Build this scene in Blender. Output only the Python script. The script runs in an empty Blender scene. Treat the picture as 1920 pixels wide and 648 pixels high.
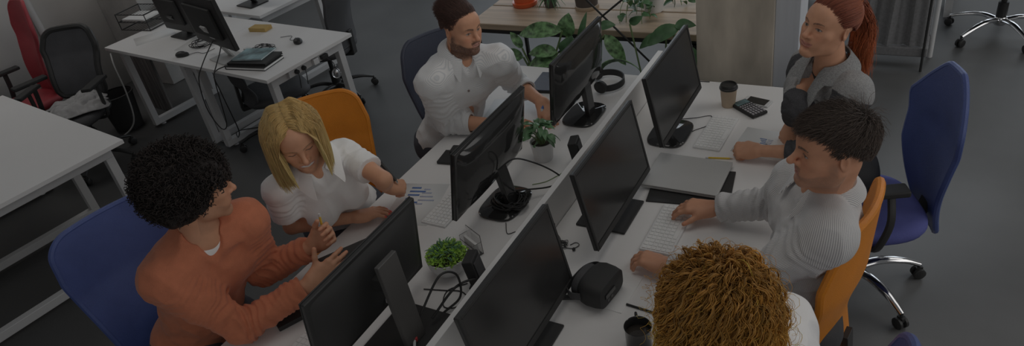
import bpy, math, random
import numpy as np
from mathutils import Matrix, Vector

# ---------------------------------------------------------------- camera, world, light, exposure
FPX = 1335.0
RC = np.array([[0.86763848, 0.47253192, -0.15465141],
               [0.14511001, -0.53816993, -0.83025069],
               [-0.47554869, 0.69791597, -0.53550605]])
CAMP = np.array([0.0, 0.0, 2.42])
scene = bpy.context.scene
COL = scene.collection
cam_d = bpy.data.cameras.new('camera')
cam = bpy.data.objects.new('camera', cam_d)
COL.objects.link(cam)
cam_d.sensor_width = 36.0
cam_d.lens = FPX * 36.0 / 1920.0
cam_d.clip_start = 0.05
_m = np.eye(4)
_m[:3, 0] = RC[0]
_m[:3, 1] = -RC[1]
_m[:3, 2] = -RC[2]
_m[:3, 3] = CAMP
cam.matrix_world = Matrix(_m.tolist())
scene.camera = cam

scene.view_settings.view_transform = 'Standard'
scene.view_settings.look = 'None'
scene.view_settings.gamma = 1.0
scene.view_settings.use_curve_mapping = False
scene.view_settings.exposure = -2.77

world = bpy.data.worlds.new('world')
scene.world = world
world.use_nodes = True
_bg = world.node_tree.nodes['Background']
_bg.inputs[0].default_value = (0.95, 0.97, 1.0, 1)
_bg.inputs[1].default_value = 0.55


def area(name, loc, target, sx, sy, power, color=(1, 1, 1)):
    d = bpy.data.lights.new(name, 'AREA')
    d.shape = 'RECTANGLE'
    d.size, d.size_y, d.energy, d.color = sx, sy, power, color
    o = bpy.data.objects.new(name, d)
    COL.objects.link(o)
    o.location = loc
    v = Vector(target) - Vector(loc)
    o.rotation_euler = v.to_track_quat('-Z', 'Y').to_euler()
    return o


area('window_and_fill_light', (-2.0, 8.2, 2.1), (-1.4, 2.0, 0.2), 8.0, 2.0, 520, (0.84, 0.92, 1.0))
area('window_and_fill_light', (4.6, 3.2, 2.2), (0.0, 2.4, 0.6), 5.0, 2.2, 260, (1.0, 0.98, 0.95))
area('window_and_fill_light', (2.2, -2.4, 3.0), (-1.2, 2.0, 0.9), 4.0, 2.0, 150, (1.0, 0.98, 0.95))  # added fill from the camera side, brightens the divider and the faces
area('ceiling_and_fill_light', (-1.2, 2.2, 3.9), (-1.2, 2.2, 0), 1.8, 1.8, 60, (1.0, 0.96, 0.9))
area('wall_fill_light', (-5.9, 3.1, 3.5), (-6.7, 2.9, 1.0), 1.0, 0.4, 34, (1.0, 0.98, 0.95))  # no real lamp: unseen light added to brighten the left wall
area('ceiling_and_fill_light', (2.6, 4.6, 3.9), (1.6, 4.0, 0), 3.0, 3.0, 170, (1.0, 0.98, 0.95))  # added soft overhead light to lift the floor on the right
area('ceiling_and_fill_light', (-6.0, 2.8, 3.9), (-6.6, 2.9, 0), 1.2, 1.2, 22, (1.0, 0.97, 0.93))

rnd = np.random.default_rng(7)


def A(*v):
    return np.array(v, float)


def nrm(v):
    v = np.asarray(v, float)
    return v / (np.linalg.norm(v) + 1e-12)


# ---------------------------------------------------------------- materials
def tone(c):
    """the photograph has a faded, matt look: its blacks are soft greys and its colours muted"""
    c = np.clip(np.asarray(c, float) / 0.8, 0, 1)
    v = np.where(c < 0.0031308, c * 12.92, 1.055 * c ** (1 / 2.4) - 0.055)
    o = (16 + 89 * v) / 255.0
    o = ((o + 0.055) / 1.055) ** 2.4
    return 0.8 * o / 0.141


def mat(name, col, rough=0.5, metal=0.0, spec=0.5, var=0.06, vscale=8.0, bump=0.0, bscale=60.0, stretch=None,
        trans=0.0, sheen=0.0, coat=0.0, attr=None, emis=None, raw=False):
    m = bpy.data.materials.new(name)
    m.use_nodes = True
    nt = m.node_tree
    N, L = nt.nodes, nt.links
    if metal < 0.3 and trans == 0 and not raw:
        col = tuple(float(x) for x in tone(col))
    b = N['Principled BSDF']
    b.inputs['Roughness'].default_value = rough
    b.inputs['Metallic'].default_value = metal
    b.inputs['Specular IOR Level'].default_value = spec
    b.inputs['Transmission Weight'].default_value = trans
    b.inputs['Sheen Weight'].default_value = sheen
    b.inputs['Coat Weight'].default_value = coat
    c4 = (col[0], col[1], col[2], 1)
    b.inputs['Base Color'].default_value = c4
    tc = N.new('ShaderNodeTexCoord')
    mp = N.new('ShaderNodeMapping')
    L.new(tc.outputs['Object'], mp.inputs[0])
    if stretch:
        mp.inputs['Scale'].default_value = stretch
    src = None
    if attr:
        at = N.new('ShaderNodeAttribute')
        at.attribute_name = attr
        src = at.outputs['Color']
    if var > 0:
        nz = N.new('ShaderNodeTexNoise')
        nz.inputs['Scale'].default_value = vscale
        nz.inputs['Detail'].default_value = 4
        L.new(mp.outputs[0], nz.inputs['Vector'])
        mr = N.new('ShaderNodeMapRange')
        mr.inputs['From Min'].default_value = 0.3
        mr.inputs['From Max'].default_value = 0.7
        mr.inputs['To Min'].default_value = 1 - var
        mr.inputs['To Max'].default_value = 1 + var
        L.new(nz.outputs['Fac'], mr.inputs['Value'])
        mx = N.new('ShaderNodeVectorMath')
        mx.operation = 'SCALE'
        if src is not None:
            L.new(src, mx.inputs[0])
        else:
            mx.inputs[0].default_value = col[:3]
        L.new(mr.outputs[0], mx.inputs['Scale'])
        src = mx.outputs[0]
    if src is not None:
        L.new(src, b.inputs['Base Color'])
    if bump > 0:
        n2 = N.new('ShaderNodeTexNoise')
        n2.inputs['Scale'].default_value = bscale
        n2.inputs['Detail'].default_value = 3
        L.new(mp.outputs[0], n2.inputs['Vector'])
        bp = N.new('ShaderNodeBump')
        bp.inputs['Strength'].default_value = bump
        bp.inputs['Distance'].default_value = 0.004
        L.new(n2.outputs['Fac'], bp.inputs['Height'])
        L.new(bp.outputs[0], b.inputs['Normal'])
    if emis:
        b.inputs['Emission Color'].default_value = (*emis[:3], 1)
        b.inputs['Emission Strength'].default_value = emis[3]
    return m


def stripe_mat(name, c1, c2, freq, duty=0.5, rough=0.8, axis='U', grid=False):
    """woven stripes following the per-vertex cloth coordinate 'cloth'"""
    m = mat(name, c1, rough, var=0.0, bump=0.25, bscale=350)
    c1, c2 = tuple(tone(c1)), tuple(tone(c2))
    nt = m.node_tree
    N, L = nt.nodes, nt.links
    b = N['Principled BSDF']
    at = N.new('ShaderNodeAttribute')
    at.attribute_name = 'cloth'
    sp = N.new('ShaderNodeSeparateXYZ')
    L.new(at.outputs['Vector'], sp.inputs[0])

    def wave(sock):
        mu = N.new('ShaderNodeMath'); mu.operation = 'MULTIPLY'; mu.inputs[1].default_value = freq
        L.new(sock, mu.inputs[0])
        fr = N.new('ShaderNodeMath'); fr.operation = 'FRACT'
        L.new(mu.outputs[0], fr.inputs[0])
        lt = N.new('ShaderNodeMath'); lt.operation = 'LESS_THAN'; lt.inputs[1].default_value = duty
        L.new(fr.outputs[0], lt.inputs[0])
        return lt.outputs[0]
    w = wave(sp.outputs[0])
    mix = N.new('ShaderNodeMix'); mix.data_type = 'RGBA'
    L.new(w, mix.inputs[0])
    mix.inputs[6].default_value = (*c1, 1)
    mix.inputs[7].default_value = (*c2, 1)
    L.new(mix.outputs[2], b.inputs['Base Color'])
    return m


# ---------------------------------------------------------------- mesh helpers
def raw_mesh(name, V, F, smooth=True):
    """V (n,3); F (m,3|4) int array or list of such arrays"""
    me = bpy.data.meshes.new(name)
    Fs = F if isinstance(F, list) else [F]
    Fs = [np.asarray(f, np.int32) for f in Fs if len(f)]
    V = np.asarray(V, np.float32)
    me.vertices.add(len(V))
    me.vertices.foreach_set('co', V.ravel())
    nl = sum(f.size for f in Fs)
    npol = sum(len(f) for f in Fs)
    me.loops.add(nl)
    me.polygons.add(npol)
    me.loops.foreach_set('vertex_index', np.concatenate([f.ravel() for f in Fs]))
    tot = np.concatenate([np.full(len(f), f.shape[1], np.int32) for f in Fs])
    st = np.concatenate([[0], np.cumsum(tot)[:-1]]).astype(np.int32)
    me.polygons.foreach_set('loop_start', st)
    me.update(calc_edges=True)
    if smooth:
        me.polygons.foreach_set('use_smooth', np.ones(npol, bool))
    me.validate()
    return me


def set_col(me, C, name='Col'):
    C = tone(C).astype(np.float32)
    a = me.color_attributes.new(name, 'FLOAT_COLOR', 'POINT')
    if C.shape[1] == 3:
        C = np.concatenate([C, np.ones((len(C), 1), np.float32)], 1)
    a.data.foreach_set('color', C.ravel())


def set_vec(me, C, name):
    a = me.attributes.new(name, 'FLOAT_VECTOR', 'POINT')
    a.data.foreach_set('vector', np.asarray(C, np.float32).ravel())


class MB:
    def __init__(s):
        s.V, s.Q, s.T, s.n = [], [], [], 0
        s.mi = 0
        s.mq, s.mt = [], []

    def add(s, V, Q=None, T=None):
        V = np.asarray(V, float).reshape(-1, 3)
        s.V.append(V)
        if Q is not None and len(Q):
            Q = np.asarray(Q, int).reshape(-1, 4)
            s.Q.append(Q + s.n)
            s.mq += [s.mi] * len(Q)
        if T is not None and len(T):
            T = np.asarray(T, int).reshape(-1, 3)
            s.T.append(T + s.n)
            s.mt += [s.mi] * len(T)
        s.n += len(V)
        return s

    def box(s, c, size, R=None):
        hx = np.asarray(size, float) / 2
        sg = np.array([[-1, -1, -1], [1, -1, -1], [1, 1, -1], [-1, 1, -1], [-1, -1, 1], [1, -1, 1], [1, 1, 1], [-1, 1, 1]])
        V = sg * hx
        if R is not None:
            V = V @ np.asarray(R).T
        return s.add(V + np.asarray(c, float), [[0, 3, 2, 1], [4, 5, 6, 7], [0, 1, 5, 4], [1, 2, 6, 5], [2, 3, 7, 6], [3, 0, 4, 7]])

    def bar(s, a, b, w, h, up=(0, 0, 1)):
        """rectangular bar from a to b, w across, h along up"""
        a, b = np.asarray(a, float), np.asarray(b, float)
        d = nrm(b - a)
        u = np.asarray(up, float)
        if abs(d @ nrm(u)) > 0.98:
            u = A(1, 0, 0)
        x = nrm(np.cross(d, u))
        z = np.cross(x, d)
        return s.box((a + b) / 2, (w, np.linalg.norm(b - a), h), np.stack([x, d, z], 1))

    def tube(s, P, r, n=8, caps=True, flat=1.0):
        P = np.asarray(P, float)
        m = len(P)
        r = np.full(m, r) if np.isscalar(r) else np.asarray(r, float)
        T = np.gradient(P, axis=0)
        T /= np.linalg.norm(T, axis=1, keepdims=True) + 1e-9
        ref = A(0, 0, 1) if abs(T[0][2]) < 0.9 else A(1, 0, 0)
        x = nrm(np.cross(ref, T[0]))
        an = np.arange(n) * 2 * np.pi / n
        V = []
        for i in range(m):
            x = nrm(x - T[i] * (x @ T[i]))
            y = np.cross(T[i], x)
            V.append(P[i] + r[i] * (np.outer(np.cos(an), x) + flat * np.outer(np.sin(an), y)))
        V = np.concatenate(V)
        q = []
        for i in range(m - 1):
            for j in range(n):
                k = (j + 1) % n
                q.append([i * n + j, i * n + k, (i + 1) * n + k, (i + 1) * n + j])
        t = []
        if caps:
            V = np.concatenate([V, [P[0], P[-1]]])
            for j in range(n):
                k = (j + 1) % n
                t.append([m * n, k, j])
                t.append([m * n + 1, (m - 1) * n + j, (m - 1) * n + k])
        return s.add(V, q, t)

    def lathe(s, c, prof, n=32, axis=(0, 0, 1), close=False):
        """prof: list of (radius, height)"""
        ax = nrm(axis)
        ref = A(1, 0, 0) if abs(ax[0]) < 0.9 else A(0, 1, 0)
        x = nrm(ref - ax * (ref @ ax))
        y = np.cross(ax, x)
        an = np.arange(n) * 2 * np.pi / n
        V = []
        for (r, h) in prof:
            V.append(np.asarray(c, float) + ax * h + r * (np.outer(np.cos(an), x) + np.outer(np.sin(an), y)))
        V = np.concatenate(V)
        q = []
        for i in range(len(prof) - 1):
            for j in range(n):
                k = (j + 1) % n
                q.append([i * n + j, i * n + k, (i + 1) * n + k, (i + 1) * n + j])
        return s.add(V, q)

    def ell(s, c, r, R=None, n=12, m=20):
        th = np.linspace(0, np.pi, n)
        ph = np.arange(m) * 2 * np.pi / m
        V = np.stack([np.outer(np.sin(th), np.cos(ph)), np.outer(np.sin(th), np.sin(ph)), np.outer(np.cos(th), np.ones(m))], -1).reshape(-1, 3) * np.asarray(r, float)
        if R is not None:
            V = V @ np.asarray(R).T
        q = []
        for i in range(n - 1):
            for j in range(m):
                k = (j + 1) % m
                q.append([i * m + j, (i + 1) * m + j, (i + 1) * m + k, i * m + k])
        return s.add(V + np.asarray(c, float), q)

    def grid(s, G, thick=0.0, nrmdir=None):
        """G (a,b,3) sheet; with thickness closes to a solid"""
        a, b = G.shape[:2]
        idx = np.arange(a * b).reshape(a, b)
        q = np.stack([idx[:-1, :-1], idx[1:, :-1], idx[1:, 1:], idx[:-1, 1:]], -1).reshape(-1, 4)
        if thick == 0:
            return s.add(G.reshape(-1, 3), q)
        du = np.gradient(G, axis=0)
        dv = np.gradient(G, axis=1)
        nn = np.cross(du, dv)
        nn /= np.linalg.norm(nn, axis=2, keepdims=True) + 1e-12
        if nrmdir is not None:
            nn = np.broadcast_to(np.asarray(nrmdir, float), G.shape)
        top = (G + nn * thick / 2).reshape(-1, 3)
        bot = (G - nn * thick / 2).reshape(-1, 3)
        n0 = a * b
        Q = [q, q[:, ::-1] + n0]
        for e in (idx[0, :], idx[:, -1], idx[-1, ::-1], idx[::-1, 0]):
            Q.append(np.stack([e[1:], e[:-1], e[:-1] + n0, e[1:] + n0], -1)[:, ::-1])
        return s.add(np.concatenate([top, bot]), np.concatenate(Q))

    def prism(s, pts, h, c=(0, 0, 0), R=None):
        """convex-ish polygon pts (n,2) extruded along z by h"""
        p = np.asarray(pts, float)
        n = len(p)
        V = np.concatenate([np.c_[p, np.zeros(n)], np.c_[p, np.full(n, h)], [[*p.mean(0), 0], [*p.mean(0), h]]])
        if R is not None:
            V = V @ np.asarray(R).T
        q, t = [], []
        for j in range(n):
            k = (j + 1) % n
            q.append([j, k, n + k, n + j])
            t.append([2 * n, k, j])
            t.append([2 * n + 1, n + j, n + k])
        return s.add(V + np.asarray(c, float), q, t)

    def build(s, name, m, parent=None, smooth=True, bev=0.0, sub=0, angle=40, loc=None):
        V = np.concatenate(s.V)
        F = []
        if s.Q:
            F.append(np.concatenate(s.Q))
        if s.T:
            F.append(np.concatenate(s.T))
        me = raw_mesh(name, V, F, smooth)
        mats = m if isinstance(m, (list, tuple)) else [m]
        for k in mats:
            me.materials.append(k)
        if len(mats) > 1 and len(me.polygons) == len(s.mq) + len(s.mt):
            me.polygons.foreach_set('material_index', np.array(s.mq + s.mt, np.int32))
        if smooth:
            try:
                me.set_sharp_from_angle(angle=math.radians(angle))
            except Exception:
                pass
        o = bpy.data.objects.new(name, me)
        COL.objects.link(o)
        o.parent = parent
        if loc is not None:
            o.location = loc
        if bev > 0:
            b = o.modifiers.new('bevel', 'BEVEL')
            b.width = bev
            b.segments = 2
            b.limit_method = 'ANGLE'
            b.harden_normals = True
        if sub:
            b = o.modifiers.new('subd', 'SUBSURF')
            b.levels = b.render_levels = sub
        return o


def tag(o, label=None, cat=None, group=None, kind=None):
    if label:
        o['label'] = label
    if cat:
        o['category'] = cat
    if group:
        o['group'] = group
    if kind:
        o['kind'] = kind
    return o


def thing(name, label, cat, loc=(0, 0, 0), rz=0.0, group=None):
    o = bpy.data.objects.new(name, None)
    COL.objects.link(o)
    o.empty_display_size = 0.1
    o.location = loc
    o.rotation_euler = (0, 0, rz)
    return tag(o, label, cat, group)


def kids(o):
    return [c for c in COL.objects if c.parent == o]


def copy_tree(o, parent=None):
    c = o.copy()
    COL.objects.link(c)
    if parent is not None:
        c.parent = parent
    for ch in kids(o):
        copy_tree(ch, c)
    return c


def Rz(a):
    return np.array([[math.cos(a), -math.sin(a), 0], [math.sin(a), math.cos(a), 0], [0, 0, 1.0]])


def Ry(a):
    return np.array([[math.cos(a), 0, math.sin(a)], [0, 1, 0], [-math.sin(a), 0, math.cos(a)]])


def Rx(a):
    return np.array([[1, 0, 0], [0, math.cos(a), -math.sin(a)], [0, math.sin(a), math.cos(a)]])


def spline(P, n=24):
    """Catmull-Rom through points"""
    P = np.asarray(P, float)
    Q = np.concatenate([[2 * P[0] - P[1]], P, [2 * P[-1] - P[-2]]])
    out = []
    m = len(P) - 1
    for t in np.linspace(0, m - 1e-6, n):
        i = int(t)
        u = t - i
        a, b, c, d = Q[i], Q[i + 1], Q[i + 2], Q[i + 3]
        out.append(0.5 * ((2 * b) + (-a + c) * u + (2 * a - 5 * b + 4 * c - d) * u * u + (-a + 3 * b - 3 * c + d) * u ** 3))
    return np.array(out)


# ---------------------------------------------------------------- implicit surfaces for the bodies and clothes
_LAT = np.random.default_rng(3).random((33, 33, 33)).astype(np.float32) * 2 - 1


def noise3(P):
    P = np.asarray(P, np.float32)
    I = np.floor(P).astype(np.int32)
    f = P - I
    f = f * f * (3 - 2 * f)
    I &= 31
    out = 0
    for dx in (0, 1):
        wx = f[:, 0] if dx else 1 - f[:, 0]
        for dy in (0, 1):
            wy = f[:, 1] if dy else 1 - f[:, 1]
            for dz in (0, 1):
                wz = f[:, 2] if dz else 1 - f[:, 2]
                out = out + wx * wy * wz * _LAT[(I[:, 0] + dx) & 31, (I[:, 1] + dy) & 31, (I[:, 2] + dz) & 31]
    return out


def cone(a, b, ra, rb, k=0.02):
    return ('c', np.asarray(a, float), np.asarray(b, float), ra, rb, k, 1)


def ell(c, r, R=None, k=0.02):
    return ('e', np.asarray(c, float), np.asarray(r, float) * np.ones(3), np.eye(3) if R is None else np.asarray(R), 0, k, 1)


def sub(p):
    return p[:-1] + (-1,)


def xf(p, M, t):
    """move a primitive by rotation M and translation t"""
    if p[0] == 'c':
        return ('c', M @ p[1] + t, M @ p[2] + t, p[3], p[4], p[5], p[6])
    return ('e', M @ p[1] + t, p[2], M @ p[3], 0, p[5], p[6])


def grow(p, g):
    if p[0] == 'c':
        return ('c', p[1], p[2], p[3] + g, p[4] + g, p[5], p[6])
    return ('e', p[1], p[2] + g, p[3], 0, p[5], p[6])


def evaluate(prims, lo, hi, h):
    lo, hi = np.asarray(lo, float), np.asarray(hi, float)
    n = np.maximum(((hi - lo) / h).astype(int) + 2, 4)
    ax = [(lo[i] + h * np.arange(n[i])).astype(np.float32) for i in range(3)]
    D = np.full(n, 0.2, np.float32)
    for p in prims:
        k = p[5]
        mar = k + 3.5 * h
        if p[0] == 'c':
            r = max(p[3], p[4])
            a = np.minimum(p[1], p[2]) - r - mar
            b = np.maximum(p[1], p[2]) + r + mar
        else:
            ext = np.sqrt(((p[3] * p[2]) ** 2).sum(1))
            a, b = p[1] - ext - mar, p[1] + ext + mar
        i0 = np.maximum(np.floor((a - lo) / h).astype(int), 0)
        i1 = np.minimum(np.ceil((b - lo) / h).astype(int) + 1, n)
        if np.any(i1 - i0 < 1):
            continue
        sl = tuple(slice(i0[i], i1[i]) for i in range(3))
        X = ax[0][sl[0]][:, None, None]
        Y = ax[1][sl[1]][None, :, None]
        Z = ax[2][sl[2]][None, None, :]
        if p[0] == 'c':
            ab = (p[2] - p[1]).astype(np.float32)
            x, y, z = X - np.float32(p[1][0]), Y - np.float32(p[1][1]), Z - np.float32(p[1][2])
            t = np.clip((x * ab[0] + y * ab[1] + z * ab[2]) / max(float(ab @ ab), 1e-9), 0, 1)
            d = np.sqrt((x - t * ab[0]) ** 2 + (y - t * ab[1]) ** 2 + (z - t * ab[2]) ** 2) - (p[3] + t * (p[4] - p[3]))
        else:
            x, y, z = X - np.float32(p[1][0]), Y - np.float32(p[1][1]), Z - np.float32(p[1][2])
            R = p[3].astype(np.float32)
            u = (x * R[0, 0] + y * R[1, 0] + z * R[2, 0])
            v = (x * R[0, 1] + y * R[1, 1] + z * R[2, 1])
            w = (x * R[0, 2] + y * R[1, 2] + z * R[2, 2])
            rr = p[2].astype(np.float32)
            k0 = np.sqrt((u / rr[0]) ** 2 + (v / rr[1]) ** 2 + (w / rr[2]) ** 2)
            k1 = np.sqrt((u / rr[0] ** 2) ** 2 + (v / rr[1] ** 2) ** 2 + (w / rr[2] ** 2) ** 2) + 1e-9
            d = k0 * (k0 - 1) / k1
        E = D[sl]
        k = max(k, 1e-5)
        if p[-1] > 0:
            hh = np.maximum(k - np.abs(E - d), 0) / k
            D[sl] = np.minimum(E, d) - hh * hh * k * 0.25
        else:
            d = -d
            hh = np.maximum(k - np.abs(E - d), 0) / k
            D[sl] = np.maximum(E, d) + hh * hh * k * 0.25
    return D, lo, ax


def at_points(D, ax, band=0.04):
    m = np.abs(D) < band
    I = np.nonzero(m)
    P = np.stack([ax[i][I[i]] for i in range(3)], 1)
    return m, P


def surfnet(D, lo, h):
    S = D < 0
    c = np.zeros(tuple(np.array(D.shape) - 1), np.int8)
    for dx in (0, 1):
        for dy in (0, 1):
            for dz in (0, 1):
                c += S[dx:D.shape[0] - 1 + dx, dy:D.shape[1] - 1 + dy, dz:D.shape[2] - 1 + dz]
    mask = (c > 0) & (c < 8)
    idx = np.full(mask.shape, -1, np.int32)
    cells = np.argwhere(mask)
    idx[mask] = np.arange(len(cells))
    cor = [(a, b, d) for a in (0, 1) for b in (0, 1) for d in (0, 1)]
    val = {o: D[cells[:, 0] + o[0], cells[:, 1] + o[1], cells[:, 2] + o[2]] for o in cor}
    acc = np.zeros((len(cells), 3))
    cnt = np.zeros(len(cells))
    for o1 in cor:
        for a in range(3):
            if o1[a] == 0:
                o2 = list(o1)
                o2[a] = 1
                o2 = tuple(o2)
                d1, d2 = val[o1], val[o2]
                m = (d1 < 0) != (d2 < 0)
                t = np.where(m, d1 / np.where(m, d1 - d2, 1), 0)
                for q in range(3):
                    acc[:, q] += m * (o1[q] + (t if q == a else 0))
                cnt += m
    V = np.asarray(lo) + h * (cells + acc / np.maximum(cnt, 1)[:, None])
    F = []
    for a in range(3):
        b, d = (a + 1) % 3, (a + 2) % 3
        s1 = [slice(None)] * 3
        s2 = [slice(None)] * 3
        s1[a] = slice(0, -1)
        s2[a] = slice(1, None)
        E1, E2 = S[tuple(s1)], S[tuple(s2)]
        X = np.argwhere(E1 != E2)
        X = X[(X[:, b] > 0) & (X[:, d] > 0) & (X[:, b] < D.shape[b] - 1) & (X[:, d] < D.shape[d] - 1)]
        if len(X) == 0:
            continue
        ins = E1[X[:, 0], X[:, 1], X[:, 2]]

        def g(db, dd):
            Y = X.copy()
            Y[:, b] -= db
            Y[:, d] -= dd
            return idx[Y[:, 0], Y[:, 1], Y[:, 2]]
        q = np.stack([g(1, 1), g(0, 1), g(0, 0), g(1, 0)], 1)
        q[~ins] = q[~ins][:, ::-1]
        F.append(q)
    F = np.concatenate(F) if F else np.zeros((0, 4), int)
    F = F[(F >= 0).all(1)]
    return V, F


def mesh_prims(prims, lo, hi, h, post=None):
    D, lo, ax = evaluate(prims, lo, hi, h)
    if post:
        post(D, ax)
    return surfnet(D, lo, h)


def bounds(prims, mar):
    lo, hi = np.full(3, 9e9), np.full(3, -9e9)
    for p in prims:
        if p[-1] < 0:
            continue
        if p[0] == 'c':
            r = max(p[3], p[4])
            a, b = np.minimum(p[1], p[2]) - r, np.maximum(p[1], p[2]) + r
        else:
            e = np.sqrt(((p[3] * p[2]) ** 2).sum(1))
            a, b = p[1] - e, p[1] + e
        lo, hi = np.minimum(lo, a), np.maximum(hi, b)
    return lo - mar, hi + mar


# ---------------------------------------------------------------- strands (hair, leaves of grass)
def tubes(P, r, sides=4):
    """P (m,n,3) strand points, r (m,n) radii -> V, F"""
    m, n = P.shape[:2]
    T = np.gradient(P, axis=1)
    T /= np.linalg.norm(T, axis=2, keepdims=True) + 1e-9
    ref = np.array([0.31, 0.52, 0.79])
    x = np.cross(T, ref)
    x /= np.linalg.norm(x, axis=2, keepdims=True) + 1e-9
    y = np.cross(T, x)
    an = np.arange(sides) * 2 * np.pi / sides
    V = P[:, :, None, :] + r[:, :, None, None] * (np.cos(an)[None, None, :, None] * x[:, :, None, :] + np.sin(an)[None, None, :, None] * y[:, :, None, :])
    V = V.reshape(-1, 3)
    i = np.arange(m)[:, None, None] * n * sides
    j = np.arange(n - 1)[None, :, None] * sides
    k = np.arange(sides)[None, None, :]
    k2 = (k + 1) % sides
    F = np.stack([i + j + k, i + j + k2, i + j + sides + k2, i + j + sides + k], -1).reshape(-1, 4)
    return V, F
# ---------------------------------------------------------------- people
M_SKIN = mat('skin', (0.6, 0.4, 0.3), 0.5, spec=0.35, var=0.04, vscale=40, attr='Col')
M_HAIR = mat('hair', (0.2, 0.1, 0.05), 0.55, spec=0.28, var=0.0, attr='Col')
M_HAIR_MATTE = mat('hair_coarse', (0.02, 0.02, 0.02), 0.75, spec=0.15, var=0.0, attr='Col')


def sm(x, a, b):
    t = np.clip((x - a) / (b - a), 0, 1)
    return t * t * (3 - 2 * t)


def head_prims(o):
    """head in its own frame: x to its left (our right when facing us mirrored), y forward, z up; metres"""
    fem = o.get('fem', 0)
    P = []
    P.append(ell((0, -0.016, 0.038), (0.074, 0.094, 0.084), k=0.02))
    P.append(ell((0, 0.012, 0.022), (0.070, 0.078, 0.070), k=0.03))
    P.append(ell((0, 0.026, -0.03), (0.059, 0.062, 0.078), k=0.03))
    jw = 0.044 if fem else 0.052
    for sx in (-1, 1):
        P.append(cone((sx * (jw + 0.006), 0.0, -0.045), (sx * jw, 0.012, -0.072), 0.018, 0.017, 0.03))
        P.append(cone((sx * jw, 0.014, -0.074), (sx * 0.014, 0.074, -0.103), 0.016, 0.015, 0.025))
        P.append(ell((sx * 0.044, 0.060, -0.022), (0.021, 0.018, 0.017), k=0.03))
        P.append(ell((sx * 0.030, 0.068, -0.055), (0.021, 0.019, 0.024), k=0.025))
    P.append(ell((0, 0.080, -0.101), (0.017 if fem else 0.021, 0.014, 0.014), k=0.02))
    P.append(ell((0, 0.072, -0.066), (0.030, 0.022, 0.026), k=0.025))
    P.append(ell((0, 0.062, 0.045), (0.048, 0.028, 0.035), k=0.035))
    for sx in (-1, 1):
        P.append(cone((sx * 0.010, 0.085, 0.018), (sx * 0.042, 0.070, 0.022), 0.010, 0.009, 0.018))
    for sx in (-1, 1):
        P.append(sub(ell((sx * 0.032, 0.098, -0.001), (0.017, 0.016, 0.012), k=0.016)))
        P.append(ell((sx * 0.0315, 0.0735, -0.001), 0.0128, k=0.003))
        # lids
        P.append(cone((sx * 0.020, 0.083, 0.0035), (sx * 0.044, 0.0765, 0.0035), 0.0042, 0.0042, 0.006))
        P.append(cone((sx * 0.021, 0.081, -0.0085), (sx * 0.043, 0.0755, -0.008), 0.0038, 0.0038, 0.007))
    nl = o.get('nose', 1.0)
    P.append(cone((0, 0.086, 0.010), (0, 0.086 + 0.024 * nl, -0.030), 0.0075, 0.0095, 0.014))
    P.append(ell((0, 0.088 + 0.024 * nl, -0.033), (0.0095, 0.009, 0.0085), k=0.01))
    for sx in (-1, 1):
        P.append(ell((sx * 0.0125, 0.094, -0.037), (0.0075, 0.011, 0.0075), k=0.008))
        P.append(sub(ell((sx * 0.007, 0.102, -0.0435), (0.0035, 0.005, 0.0035), k=0.003)))
    # mouth
    sml = o.get('smile', 0.0)
    mw = 0.022 + 0.005 * sml
    up = 0.006 * sml
    zc = -0.066
    for sx in (-1, 1):
        P.append(cone((0, 0.0925, zc + 0.0045 - 0.2 * up), (sx * mw, 0.082 - 0.004 * sml, zc + up), 0.0055, 0.0025, 0.006))
        P.append(cone((0, 0.0915, zc - 0.0065 - 0.5 * up), (sx * mw * 0.85, 0.081 - 0.004 * sml, zc - 0.002 + up), 0.0062, 0.003, 0.006))
        P.append(sub(cone((0, 0.101, zc - 0.0005 - 0.5 * up), (sx * mw, 0.0885, zc + up), 0.0024 + 0.0012 * o.get('teeth', 0), 0.0014, 0.003)))
    P.append(sub(ell((0, 0.093, -0.0835), (0.018, 0.006, 0.005), k=0.012)))
    # ears
    for sx in (-1, 1):
        R = Rz(sx * -0.35) @ Rx(-0.15)
        P.append(ell((sx * 0.078, -0.010, -0.004), (0.0065, 0.017, 0.030), R, k=0.006))
        P.append(sub(ell((sx * 0.086, -0.004, -0.001), (0.006, 0.0095, 0.017), R, k=0.004)))
    return P


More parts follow.
